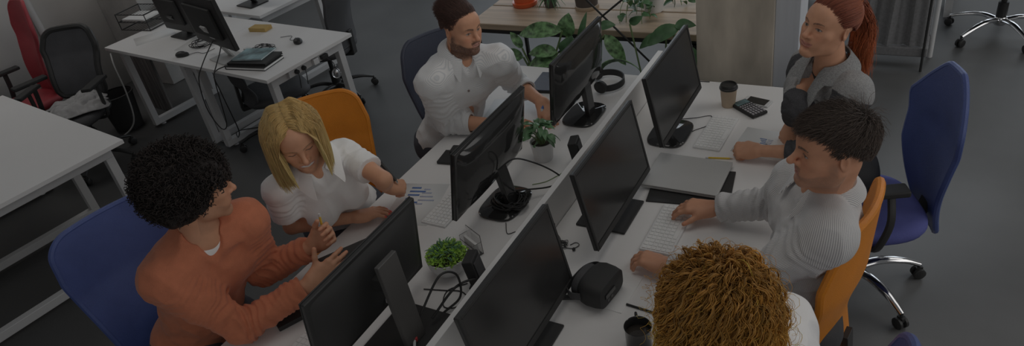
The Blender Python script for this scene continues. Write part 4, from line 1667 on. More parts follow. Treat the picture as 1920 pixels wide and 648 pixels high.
M_INKP = mat('pale_blue_ink', (0.42, 0.47, 0.66), 0.7, var=0.03)
M_YELLOW = mat('yellow_lacquer', (0.80, 0.50, 0.015), 0.35)
M_KRAFT = mat('kraft_card', (0.50, 0.36, 0.235), 0.75, var=0.05)
M_KEY = mat('white_key', (0.86, 0.86, 0.85), 0.48, spec=0.22, raw=True)
M_KBASE = mat('keyboard_base', (0.80, 0.80, 0.80), 0.48, spec=0.22, raw=True)
M_GREYKEY = mat('grey_key', (0.35, 0.33, 0.36), 0.5)
M_COFFEE = mat('black_coffee', (0.008, 0.005, 0.003), 0.12, spec=0.6, var=0)
M_GLASS = mat('clear_acrylic', (0.9, 0.9, 0.9), 0.06, trans=0.95, var=0)
M_REDPL = mat('red_plastic', (0.55, 0.008, 0.012), 0.35)
M_WOODPANEL = mat('dark_weathered_boards', (0.09, 0.085, 0.08), 0.8, var=0.5, vscale=4, stretch=(9, 9, 0.8))
M_GREYFAB = mat('grey_felt', (0.14, 0.14, 0.145), 0.95, var=0.12, vscale=60, bump=0.4, bscale=200)
M_TEALP = mat('teal_printed_cover', (0.10, 0.20, 0.22), 0.4, var=0.9, vscale=9)
M_SKIRT = M_WHITE


def room():
    m = MB(); m.box((-1.0, 2.5, -0.05), (11.6, 12.0, 0.1))
    tag(m.build('floor', M_FLOOR, smooth=False), kind='structure')
    m = MB(); m.box((-6.75, 2.5, 1.7), (0.1, 12.0, 3.4))
    tag(m.build('wall_left', M_WALL, smooth=False), kind='structure')
    # far wall with a long window band above the sill
    m = MB()
    m.box((-1.0, 8.45, 0.45), (11.6, 0.1, 0.9))
    m.box((-1.0, 8.45, 3.25), (11.6, 0.1, 0.3))
    for x in (-6.7, -4.4, -2.1, 0.2, 2.5, 4.7):
        m.box((x, 8.45, 2.0), (0.3, 0.1, 2.2))
    tag(m.build('wall_back', M_WALL, smooth=False), kind='structure')
    m = MB()
    for x in (-6.55, -4.25, -1.95, 0.35, 2.65):
        m.box((x + 1.0, 8.43, 0.93), (2.0, 0.05, 0.05)); m.box((x + 1.0, 8.43, 3.08), (2.0, 0.05, 0.05))
        for dx in (0.02, 1.0, 1.98):
            m.box((x + dx, 8.43, 2.0), (0.05, 0.05, 2.15))
    tag(m.build('window_1', M_FRAME, smooth=False), kind='structure')
    # concrete pillar behind the bench and the pale strip beside it
    m = MB(); m.box((-0.835, 3.60, 1.7), (0.385, 0.40, 3.4))
    o = m.build('trim_1', M_CONC, smooth=True, bev=0.006); tag(o, kind='structure')
    m = MB(); m.box((-0.585, 3.515, 1.7), (0.115, 0.21, 3.4))
    o = m.build('trim_2', M_PALE, smooth=True, bev=0.004); tag(o, kind='structure')
    # concrete pier and pipe on the left wall
    m = MB(); m.box((-6.40, 3.95, 1.7), (0.60, 0.62, 3.4))
    o = m.build('trim_3', M_CONCG, smooth=True, bev=0.006); tag(o, kind='structure')
    m = MB(); m.tube([(-6.66, 3.05, 0.0), (-6.66, 3.05, 3.4)], 0.028, 14)
    tag(m.build('trim_4', M_FRAME), kind='structure')


# ---------------------------------------------------------------- furniture
def o_frame(mb, d0, d1, z=0.70, w=0.05, foot=True):
    """closed rectangular leg frame in the plane from d0 to d1 (xy points)"""
    a, b = A(d0[0], d0[1], 0), A(d1[0], d1[1], 0)
    k = nrm(b - a) * w / 2
    up = A(0, 0, 1)
    mb.bar(a + up * (z - w / 2), b + up * (z - w / 2), w, w)
    mb.bar(a + up * (0.045), b + up * (0.045), w, w)
    for p in (a + k, b - k):
        mb.bar(p + up * 0.07, p + up * (z - w), w, w, up=(b - a))
    if foot:
        for p in (a + k * 3, b - k * 3):
            mb.lathe(p, [(0.001, 0.0), (0.02, 0.0), (0.02, 0.008), (0.008, 0.012), (0.008, 0.022)], 14)


def desk(label, F, az, L, Dp, frames, group=None, z=0.74, rail=True):
    """F: corner; u along az, v is u turned by -90 degrees (depth)"""
    u = A(math.cos(az), math.sin(az), 0)
    v = A(-math.sin(az), math.cos(az), 0) * (1 if Dp > 0 else -1)
    Dp = abs(Dp)
    t = thing('office_desk', label, 'desk', tuple(F[:2]) + (0,), 0, group)
    R = np.stack([u, v, np.cross(u, v)], 1)
    m = MB(); m.box(u * L / 2 + v * Dp / 2 + A(0, 0, z - 0.0125), (L, Dp, 0.025), R)
    m.build('desktop', M_WHITE, t, bev=0.002)
    for fr in frames:
        m = MB()
        a, b = u * fr + v * 0.06, u * fr + v * (Dp - 0.06)
        o_frame(m, a, b, z - 0.045)
        m.build('leg_frame', M_FRAME, t, bev=0.003)
    if rail:
        m = MB()
        for q in (0.14, Dp - 0.14):
            m.bar(u * frames[0] + v * q + A(0, 0, z - 0.05), u * frames[-1] + v * q + A(0, 0, z - 0.05), 0.04, 0.04)
        for fr in frames:
            for q in (0.12, Dp - 0.12):
                m.box(u * fr + v * q + A(0, 0, z - 0.035), (0.05, 0.05, 0.02), R)
        m.build('support_rail', M_FRAME, t, bev=0.002)
    return t


def bench():
    for (x0, x1, lab) in ((-1.985, -1.165, 'long white office desk on the left of the low divider, holding the succulent bowl'),
                          (-1.135, -0.315, 'long white office desk on the right of the low divider, holding the black mug')):
        t = thing('office_desk', lab, 'desk', ((x0 + x1) / 2, 1.7, 0))
        m = MB(); m.box((0, 0, 0.7275), (x1 - x0, 3.0, 0.025))
        m.build('desktop', M_WHITE, t, bev=0.002)
        for y in (-1.40, -0.48, 0.48, 1.40):
            m = MB(); o_frame(m, (-0.36, y), (0.36, y), 0.715)
            m.build('leg_frame', M_FRAME, t, bev=0.003)
        m = MB()
        for x in (-0.3, 0.3):
            m.bar((x, -1.4, 0.69), (x, 1.4, 0.69), 0.04, 0.04)
        m.build('support_rail', M_FRAME, t)
    m = MB()
    m.box((-1.15, 1.70, 0.8075), (0.026, 3.0, 0.165))
    tag(m.build('desk_divider', M_EDGE, bev=0.002), 'low white divider panel running lengthwise between the two long desks', 'divider')


def back_outline(v, W, narrow=0.66, topn=0.80, rt=0.10):
    """half width of a chair back, v from 0 bottom to 1 top"""
    base = np.interp(v, [0, 0.12, 0.45, 0.75, 1.0], [narrow * 0.86, narrow, 0.90, 1.0, topn])
    r0 = np.sqrt(np.clip(1 - (np.clip(1 - v / 0.05, 0, 1)) ** 2, 0, 1)) * 0.25 + 0.75
    t = np.clip((v - (1 - rt)) / rt, 0, 1)
    corner = 1 - (1 - np.sqrt(np.clip(1 - t * t, 0, 1))) * 0.36
    return W / 2 * base * r0 * corner


def chair_back(m_panel, m_rim, t, W=0.46, z0=0.46, z1=1.12, x0=-0.22, tilt=0.16, curve=0.055, thick=0.022, lumbar=0.03, narrow=0.66, topn=0.80, rimr=0.011, net=False, rt=0.1):
    nu, nv = 25, 44
    vs = np.concatenate([np.linspace(0, 0.88, 30), 0.88 + 0.12 * np.sin(np.linspace(0.05, 1, 14) * np.pi / 2)])
    G = np.zeros((nv, nu, 3))
    for i, v in enumerate(vs):
        hw = back_outline(v, W, narrow, topn, rt)
        for j, u in enumerate(np.linspace(-1, 1, nu)):
            y = hw * u
            z = z0 + (z1 - z0) * v
            x = x0 - tilt * (v - 0.1) * (z1 - z0) + curve * (y / (W / 2)) ** 2 + lumbar * math.sin(math.pi * min(1, v * 1.6)) * (1 if v < 0.62 else 1)
            G[i, j] = (x, y, z)
    m = MB(); m.grid(G, thick)
    m.build('backrest', m_panel, t, angle=60)
    P = np.concatenate([G[:, 0], G[-1, 1:-1], G[::-1, -1], G[0, 1:-1][::-1], G[:1, 0], G[1:2, 0]])
    m = MB(); m.tube(P, rimr * 1.15, 8, caps=False)
    m.build('backrest_rim', m_rim, t)
    return G


def office_chair(label, loc, rz, m_back, m_rim=None, m_seat=None, group=None, arms='', armw=0.265, armx=0.0, pad=(0.25, 0.075), chrome=True, star=0.31, spin=0.0, name='office_chair', seat_z=0.475, **kw):
    t = thing(name, label, 'chair', loc, rz, group)
    m_rim = m_rim or m_back
    m_seat = m_seat or m_back
    chair_back(m_back, m_rim, t, **kw)
    # seat cushion
    P = [ell((0.0, 0, seat_z - 0.035), (0.235, 0.235, 0.045), k=0.01), ell((0.03, 0, seat_z - 0.030), (0.22, 0.20, 0.045), k=0.04)]
    n = 40
    a = np.linspace(0, 2 * np.pi, n, endpoint=False)
    def ring(s, z):
        c, sn = np.cos(a), np.sin(a)
        x = 0.235 * s * np.sign(c) * np.abs(c) ** 0.62
        y = 0.235 * s * np.sign(sn) * np.abs(sn) ** 0.62 * (1 + 0.05 * c)
        return np.stack([x + max(0.0, kw.get('x0', -0.22) + 0.235), y, z - 0.03 * np.clip(x / 0.235 - 0.6, 0, 1)], 1)
    rings = [ring(s, z) for s, z in ((0.001, seat_z), (0.5, seat_z + 0.001), (0.80, seat_z - 0.002), (0.93, seat_z - 0.010), (0.99, seat_z - 0.026), (1.0, seat_z - 0.045), (0.97, seat_z - 0.062), (0.88, seat_z - 0.070), (0.4, seat_z - 0.072), (0.001, seat_z - 0.072))]
    V = np.concatenate(rings)
    q = []
    for i in range(len(rings) - 1):
        for j in range(n):
            k = (j + 1) % n
            q.append([i * n + j, (i + 1) * n + j, (i + 1) * n + k, i * n + k])
    m = MB(); m.add(V, q); m.build('seat', m_seat, t, angle=60)
    # mechanism, spine and column
    m = MB()
    m.box((0, 0, seat_z - 0.092), (0.20, 0.14, 0.045))
    xb = max(-0.25, kw.get('x0', -0.22) - 0.03)
    m.bar((-0.08, 0, seat_z - 0.09), (xb, 0, seat_z - 0.085), 0.07, 0.03)
    m.bar((xb + 0.005, 0, seat_z - 0.095), (kw.get('x0', -0.22) - 0.006 - kw.get('tilt', 0.16) * 0.04, 0, seat_z + 0.10), 0.06, 0.02, up=(1, 0, 0))
    m.tube([(0.02, -0.1, seat_z - 0.10), (0.02, -0.24, seat_z - 0.11)], 0.006, 8)
    m.build('tilt_mechanism', M_BLACK, t, bev=0.004)
    m = MB()
    m.lathe((0, 0, 0), [(0.032, 0.095), (0.034, 0.10), (0.032, 0.24), (0.018, 0.245), (0.018, seat_z - 0.11)], 20)
    m.build('gas_column', M_BLACK, t)
    mc = M_CHROME if chrome else M_BLACK
    m = MB()
    m.lathe((0, 0, 0), [(0.001, 0.135), (0.036, 0.135), (0.042, 0.125), (0.042, 0.085), (0.034, 0.075), (0.001, 0.075)], 24)
    ends = []
    for i in range(5):
        a_ = spin + i * 2 * math.pi / 5
        d = A(math.cos(a_), math.sin(a_), 0)
        P_ = spline([d * 0.03 + A(0, 0, 0.112), d * 0.12 + A(0, 0, 0.128), d * 0.22 + A(0, 0, 0.112), d * star + A(0, 0, 0.075)], 14)
        m.tube(P_, np.interp(np.linspace(0, 1, 14), [0, 0.5, 1], [0.024, 0.021, 0.014]), 10, flat=0.72)
        ends.append((d, a_))
    m.build('star_base', mc, t)
    for d, a_ in ends:
        c = d * star
        m = MB()
        s = A(-d[1], d[0], 0)
        for q_ in (-1, 1):
            m.lathe(c + s * q_ * 0.007 + A(0, 0, 0.027), [(0.001, 0), (0.022, 0), (0.027, 0.002), (0.027, 0.013), (0.022, 0.016), (0.001, 0.016)] if q_ > 0 else [(0.001, 0), (0.022, 0), (0.027, 0.002), (0.027, 0.013), (0.022, 0.016), (0.001, 0.016)], 18, axis=s * q_)
        m.tube([c + A(0, 0, 0.03), c + A(0, 0, 0.082)], 0.007, 8)
        m.box(c + A(0, 0, 0.048), (0.03, 0.016, 0.022), Rz(a_))
        m.build('caster', M_BLACK, t)
    for sgn in ((1, -1) if arms == 'both' else ((1,) if arms == 'left' else ((-1,) if arms == 'right' else ()))):
        m = MB()
        y = sgn * armw
        m.tube(spline([(0.02, sgn * 0.17, seat_z - 0.08), (0.02, sgn * max(armw, 0.25), seat_z - 0.06), (armx, sgn * max(armw, 0.25), seat_z + 0.06), (armx - 0.01, y, seat_z + 0.17)], 16), 0.018, 8, flat=0.6)
        ar = m.build('armrest', M_BLACK, t)
        m = MB(); m.box((armx, y, seat_z + 0.185), (pad[0], pad[1], 0.028))
        m.build('arm_pad', M_BLACKM, ar, bev=0.009)
    return t


def chairs():
    office_chair('blue office chair behind the person in the rust orange sweater', (-2.30, 1.00, 0), math.radians(-12), M_BLUE, spin=0.3, W=0.48, x0=-0.20, z0=0.50, z1=1.10, narrow=0.80, topn=0.92, tilt=0.20, seat_z=0.47)
    office_chair('glossy orange office chair behind the blonde person', (-2.24, 1.88, 0), math.radians(-42), M_ORANGE, spin=0.1, W=0.44, x0=-0.24, z0=0.48, z1=1.06, narrow=0.82, topn=0.88, tilt=0.16, seat_z=0.47)
    office_chair('navy office chair behind the bearded person', (-2.01, 2.66, 0), math.radians(-28), M_NAVY, spin=0.6, W=0.42, x0=-0.22, z0=0.46, z1=1.08, narrow=0.70, topn=0.78, tilt=0.18, seat_z=0.47)  # back and rim share one navy colour
    office_chair('blue office chair with black arm pad, tall back turned sideways, right of the tweed jacket', (-0.135, 2.745, 0), math.radians(205), M_BLUE, m_seat=M_BLUESEAT, spin=math.radians(-43) - math.radians(205), arms='left', armw=0.20, armx=-0.02, pad=(0.14, 0.07), W=0.43, x0=-0.290, z0=0.34, z1=1.05, narrow=0.52, topn=0.36, tilt=0.0, rt=0.14, seat_z=0.475, star=0.30)
    office_chair('orange mesh office chair behind the person in the striped shirt', (-0.262, 1.89, 0), math.radians(172), M_ORANGE, spin=0.2, W=0.48, x0=-0.175, z0=0.42, z1=1.09, narrow=0.80, topn=0.72, tilt=0.06, seat_z=0.47)
    office_chair('blue office chair at the bottom edge, only its rounded top in view', (-0.155, 1.24, 0), math.radians(180), M_BLUE, spin=0.4, W=0.46, x0=-0.24, z0=0.46, z1=1.085, narrow=0.7, topn=0.7, tilt=0.02, seat_z=0.47)
    office_chair('dark red office chair with high narrow back and black arms by the left wall', (-6.10, 2.44, 0), math.radians(-98), M_RED, m_rim=M_RED, spin=0.5, arms='both', chrome=False, W=0.36, x0=-0.22, z0=0.46, z1=1.18, narrow=0.9, topn=0.8, tilt=0.12)
    office_chair('black mesh office chair with a white shirt on its seat', (-5.42, 2.40, 0), math.radians(-62), M_NET, m_rim=M_BLACK, m_seat=M_BLKFAB, spin=0.2, arms='both', chrome=False, W=0.42, x0=-0.26, z0=0.50, z1=0.98, narrow=0.88, topn=0.80, tilt=0.30, rimr=0.020)
    office_chair('black office chair with tall fabric back behind the cluttered desk', (-4.14, 3.80, 0), math.radians(195), M_BLKFAB, spin=0.1, chrome=False, W=0.46, x0=-0.24, z0=0.46, z1=1.10, narrow=0.75, topn=0.8)
    office_chair('black office chair pushed under the cluttered desk', (-4.10, 3.10, 0), math.radians(60), M_BLKFAB, spin=0.4, chrome=False, W=0.40, x0=-0.18, z0=0.40, z1=0.66, narrow=0.9, topn=0.9, seat_z=0.44)
    office_chair('black office chair with chrome star base in the top right corner', (0.44, 5.68, 0), math.radians(160), M_BLKFAB, spin=math.radians(68), W=0.46, x0=-0.24, star=0.33)


# ---------------------------------------------------------------- monitors
def monitor(label, x, y, ztop, face, W=0.545, Hh=0.322, tilt=0.06, stand='plate', back='matte', gloss_front=False, group=None):
    """face +1: the screen looks towards +x"""
    t = thing('monitor', label, 'monitor', (x, y, 0.74), 0, group)
    zt = ztop - 0.74
    s = face
    # frame of the panel: up axis leans back
    an = math.asin(min(0.5, tilt / Hh))
    up = A(-s * math.sin(an), 0, math.cos(an))
    out = A(s * math.cos(an), 0, math.sin(an))
    yv = A(0, 1, 0)
    R = np.stack([out, yv, up], 1)
    top = A(0, 0, zt)
    c = top - up * Hh / 2
    m = MB(); m.box(c - out * 0.008, (0.016, W, Hh), R)
    m.build('housing', M_BLACK if back == 'matte' else M_GLOSS, t, bev=0.004)
    m = MB(); m.box(c + out * 0.0012 + up * 0.004, (0.003, W - 0.022, Hh - 0.036), R)
    m.build('screen', M_SCREEN, t, bev=0.0005)
    m = MB()
    b = 0.011
    for sy in (-1, 1):
        m.box(c + out * 0.0025 + yv * sy * (W / 2 - b / 2), (0.005, b, Hh), R)
    m.box(c + out * 0.0025 + up * (Hh / 2 - b / 2), (0.005, W - 2 * b - 0.0004, b), R)
    m.box(c + out * 0.0030 - up * (Hh / 2 - 0.011), (0.006, W - 2 * b - 0.0004, 0.022), R)
    m.build('bezel', M_BLACKM, t, bev=0.001)
    # back shell
    n1, n2 = 22, 30
    G = np.zeros((n1, n2, 3))
    fl = 0.030 if back == 'matte' else 0.042
    for i, u in enumerate(np.linspace(-1, 1, n1)):
        for j, v in enumerate(np.linspace(-1, 1, n2)):
            e = (1 - abs(u) ** 4) * (1 - abs(v) ** 4)
            d = 0.014 + fl * e ** 0.6
            if back == 'gloss':
                d += 0.012 * math.exp(-((u + 0.1) / 0.4) ** 2 - (v / 0.55) ** 2)
            G[i, j] = c - out * d + up * u * (Hh / 2 - 0.012 - (0.0 if back == 'gloss' else 0.03 * e)) + yv * v * (W / 2 - 0.012)
    m = MB(); m.grid(G)
    m.build('back_cover', M_BLACKM if back == 'matte' else M_GLOSS, t, angle=70)
    bx = -s * 0.055
    if stand == 'plate':
        m = MB(); m.box((bx + s * 0.05, -0.0, 0.0055), (0.20, 0.215, 0.009))
        m.build('stand_base', M_BLACKM, t, bev=0.003)
        m = MB()
        m.bar((bx - s * 0.03, 0, 0.008), c - out * 0.05 - up * 0.01, 0.075, 0.022, up=(1, 0, 0))
        m.build('stand_neck', M_BLACK, t, bev=0.004)
    elif stand == 'oval':
        m = MB()
        n = 48
        a = np.linspace(0, 2 * np.pi, n, endpoint=False)
        def rg(k, z):
            cc, ss = np.cos(a), np.sin(a)
            return np.stack([bx + s * 0.055 + 0.088 * k * np.sign(cc) * np.abs(cc) ** 0.55, 0.118 * k * np.sign(ss) * np.abs(ss) ** 0.55, np.full(n, z)], 1)
        rings = [rg(0.001, 0.001), rg(0.97, 0.001), rg(1, 0.004), rg(1, 0.010), rg(0.96, 0.014), rg(0.001, 0.016)]
        q = []
        for i in range(len(rings) - 1):
            for j in range(n):
                k = (j + 1) % n
                q.append([i * n + j, i * n + k, (i + 1) * n + k, (i + 1) * n + j])
        m.add(np.concatenate(rings), q)
        m.build('stand_base', M_GLOSS, t)
        m = MB()
        m.bar((bx + s * 0.02, 0, 0.012), c - out * 0.045 - up * 0.05, 0.07, 0.025, up=(1, 0, 0))
        m.bar(c - out * 0.045 - up * 0.07, c - out * 0.052 + up * 0.03, 0.10, 0.02, up=(1, 0, 0))
        m.build('stand_neck', M_GLOSS if back == 'gloss' else M_BLACK, t, bev=0.005)
    elif stand == 'column':
        m = MB(); m.box((bx - s * 0.0, 0.02, 0.006), (0.215, 0.26, 0.010))
        m.build('stand_base', M_BLACKM, t, bev=0.003)
        m = MB()
        a_ = A(bx - s * 0.055, 0, 0.01)
        m.bar(a_, A(bx - s * 0.035, 0, zt - 0.03), 0.092, 0.018, up=(1, 0, 0))
        m.build('stand_neck', mat('dark_grey_steel', (0.030, 0.028, 0.026), 0.45), t, bev=0.003)
        m = MB()
        m.bar(A(bx - s * 0.04, 0, zt - 0.13), c - out * 0.03 + up * 0.03, 0.05, 0.045)
        m.build('tilt_hinge', M_BLACK, t, bev=0.004)
        m = MB()
        m.box(c - out * 0.046 - up * (Hh / 2 - 0.075) - yv * 0.03 * s, (0.004, 0.012, 0.018), R)
        m.box(c - out * 0.046 - up * (Hh / 2 - 0.075) - yv * 0.05 * s, (0.004, 0.007, 0.012), R)
        m.build('port_label', M_GREYKEY, t)
    return t


def monitors():
    monitor('left front monitor seen from behind, dark grey upright stand and square back', -1.420, 1.19, 1.13, -1, tilt=0.05, stand='column')
    monitor('left middle monitor seen from behind, with glossy back and tangled cables on its base', -1.405, 1.975, 1.15, -1, tilt=0.065, stand='oval', back='gloss', Hh=0.318)
    monitor('left far monitor with glossy curved back, beside the headphones', -1.385, 2.74, 1.14, -1, tilt=0.035, stand='oval', back='gloss', Hh=0.31)
    monitor('right front monitor with a dark screen, nearest the black mug', -0.975, 1.32, 1.10, 1, tilt=0.055, stand='plate')
    monitor('right middle monitor with a dark screen, between the silver laptop and the white divider', -0.960, 2.035, 1.10, 1, tilt=0.06, stand='plate')
    monitor('right far monitor with a dark screen on an oval gloss base, nearest the pillar', -0.930, 2.665, 1.15, 1, tilt=0.06, stand='oval', Hh=0.315)
# ---------------------------------------------------------------- things on the desks
DZ = 0.740


def keyboard(label, x, y, rz, L=0.28, Wd=0.115, rows=6, cols=14, thick=0.009, m=None, mk=None, name='keyboard', group=None, z=DZ):
    t = thing(name, label, 'keyboard', (x, y, z), rz, group)
    mb = MB(); mb.box((0, 0, thick / 2), (L, Wd, thick)); mb.build('key_tray', m or M_KBASE, t, bev=0.002)
    mb = MB()
    kw, kh = (L - 0.012) / cols, (Wd - 0.012) / rows
    for r in range(rows):
        c = 0
        while c < cols:
            w = 1
            if r == 0 and c == 4:
                w = 5
            cx = -L / 2 + 0.006 + kw * (c + w / 2)
            cy = -Wd / 2 + 0.006 + kh * (r + 0.5)
            mb.box((cx, cy, thick + 0.0012), (kw * w - 0.0035, kh - 0.0035, 0.0026))
            c += w
    mb.build('keys', mk or M_KEY, t)
    return t


def cable(label, pts, r=0.003, m=None, group=None, n=40, name='cable'):
    mb = MB()
    mb.tube(spline(pts, n), r, 7)
    return tag(mb.build(name, m or M_BLACK), label, 'cable', group)


def sheet(label, c, rz, w, h, bars=(), z=DZ, name='paper_sheet', cat='paper', m=None, tilt=0):
    mb = MB()
    mb.box((0, 0, 0.0006), (w, h, 0.0008))
    for (x, y, bw, bh, mi) in bars:
        mb.mi = mi
        mb.box((x, y, 0.0013), (bw, bh, 0.0005))
    o = mb.build(name, [m or M_PAPER, M_INK, M_INKP], smooth=False)
    o.location = (c[0], c[1], z)
    o.rotation_euler = (0, tilt, rz)
    return tag(o, label, cat)


def pencil(label, a, b, m, r=0.0036, tipm=None, endm=None, name='pencil', cat='pencil'):
    a, b = A(*a), A(*b)
    t = thing(name, label, cat, tuple(a))
    d = nrm(b - a)
    L = np.linalg.norm(b - a)
    mb = MB(); mb.tube([A(0, 0, 0), d * (L - 0.016)], r, 6); mb.build('barrel', m, t)
    mb = MB(); mb.tube([d * (L - 0.016), d * (L - 0.004), d * L], [r, r * 0.35, r * 0.08], 8); mb.build('tip', tipm or M_KRAFT, t)
    mb = MB(); mb.tube([-d * 0.012, A(0, 0, 0)], r * 1.02, 10); mb.build('eraser', endm or M_WCER, t)
    return t


def leaf(mb, base, tip, width, droop=0.0, nrmv=(0, 0, 1), fold=0.25, n=9, tip_p=1.0):
    base, tip = A(*base), A(*tip)
    d = tip - base
    L = np.linalg.norm(d)
    d = d / L
    nn = A(*nrmv)
    nn = nrm(nn - d * (nn @ d))
    s = np.cross(d, nn)
    G = np.zeros((n, 5, 3))
    for i, t in enumerate(np.linspace(0, 1, n)):
        w = width / 2 * (math.sin(math.pi * min(1, t ** 0.8)) ** 0.75 if 0 < t < 1 else 0.02)
        c = base + d * L * t + nn * (0.12 * L * math.sin(math.pi * t)) + A(0, 0, -droop * L * t * t)
        for j, u in enumerate(np.linspace(-1, 1, 5)):
            G[i, j] = c + s * w * u + nn * (abs(u) * w * fold)
    mb.grid(G, 0.0012)


def cables_on(label, c, r, n, rad, z0, seed, turns=2.2, name='cable_tangle'):
    g = np.random.default_rng(seed)
    mb = MB()
    for k in range(n):
        a0 = g.uniform(0, 6.28)
        pts = []
        for i in range(12):
            a = a0 + i * turns * 6.28 / 12
            rr = r * (0.45 + 0.55 * g.random())
            pts.append((c[0] + rr * math.cos(a), c[1] + rr * 0.8 * math.sin(a), z0 + 0.006 + 0.02 * g.random() * (1 if k else 0.2)))
        mb.tube(spline(pts, 60), rad, 6)
    return tag(mb.build(name, M_BLACK), label, 'cable')


def plant_bowl():
    t = thing('succulent_bowl', 'round white bowl of bright green succulents on the left desk', 'plant', (-1.405, 1.545, DZ))
    mb = MB()
    mb.lathe((0, 0, 0), [(0.001, 0.0), (0.040, 0.0), (0.058, 0.012), (0.073, 0.040), (0.078, 0.068), (0.078, 0.074), (0.074, 0.075), (0.070, 0.060), (0.001, 0.058)], 40)
    mb.build('bowl', M_WCER, t)
    mb = MB(); mb.lathe((0, 0, 0), [(0.071, 0.058), (0.05, 0.064), (0.001, 0.068)], 24); mb.build('soil', M_SOIL, t)
    g = np.random.default_rng(4)
    for nm, m, N, wl, spread in (('foliage', M_LIME, 420, (0.010, 0.016), 0.072), ('fern_leaves', M_FERN, 90, (0.028, 0.045), 0.045)):
        mb = MB()
        for i in range(N):
            a, rr = g.uniform(0, 6.28), spread * math.sqrt(g.random())
            p = A(rr * math.cos(a), rr * math.sin(a), 0.070 + g.random() * (0.034 if nm == 'foliage' else 0.045) * (1.1 - rr / 0.09))
            d = nrm(A(math.cos(a) * (0.5 + rr * 8), math.sin(a) * (0.5 + rr * 8), 1.0) + g.normal(0, 0.5, 3))
            d[2] = abs(d[2]) * 0.8 + 0.05
            L = g.uniform(*wl)
            leaf(mb, p, p + d * L, 0.012 if nm == 'foliage' else 0.0055, 0.3, g.normal(0, 1, 3) + A(0, 0, 1.5), n=5)
        mb.build(nm, m, t)
    mb = MB()
    for i in range(60):
        a, rr = g.uniform(0, 6.28), 0.06 * math.sqrt(g.random())
        mb.tube([(rr * math.cos(a), rr * math.sin(a), 0.055), (rr * 1.1 * math.cos(a), rr * 1.1 * math.sin(a), 0.09)], 0.0012, 5)
    mb.build('stems', M_STEM, t)


def pot_plant():
    t = thing('potted_plant', 'small dark leafed plant in a white pot between the left monitors', 'plant', (-1.405, 2.335, DZ))
    mb = MB()
    mb.lathe((0, 0, 0), [(0.001, 0), (0.040, 0), (0.042, 0.004), (0.052, 0.086), (0.053, 0.092), (0.049, 0.092), (0.047, 0.078), (0.001, 0.078)], 36)
    mb.build('pot', M_WCER, t)
    mb = MB(); mb.lathe((0, 0, 0), [(0.047, 0.078), (0.001, 0.082)], 24); mb.build('soil', M_SOIL, t)
    g = np.random.default_rng(14)
    mb, ms = MB(), MB()
    for i in range(44):
        a = g.uniform(0, 6.28)
        e = g.uniform(0.1, 1.35)
        r = g.uniform(0.045, 0.085)
        c = A(math.cos(a) * math.sin(e) * r, math.sin(a) * math.sin(e) * r, 0.092 + 0.075 * math.cos(e) + g.uniform(0, 0.02))
        d = nrm(A(math.cos(a), math.sin(a), 0.15 + g.normal(0, 0.3)))
        leaf(mb, c - d * 0.012, c + d * g.uniform(0.030, 0.048), g.uniform(0.022, 0.032), 0.4, A(0, 0, 1) + g.normal(0, 0.4, 3))
        ms.tube(spline([(0.012 * math.cos(a), 0.012 * math.sin(a), 0.075), tuple(c * 0.5 + A(0, 0, 0.05)), tuple(c - d * 0.012)], 6), 0.0013, 5)
    mb.build('foliage', M_GREEN, t)
    ms.build('stems', M_STEM, t)


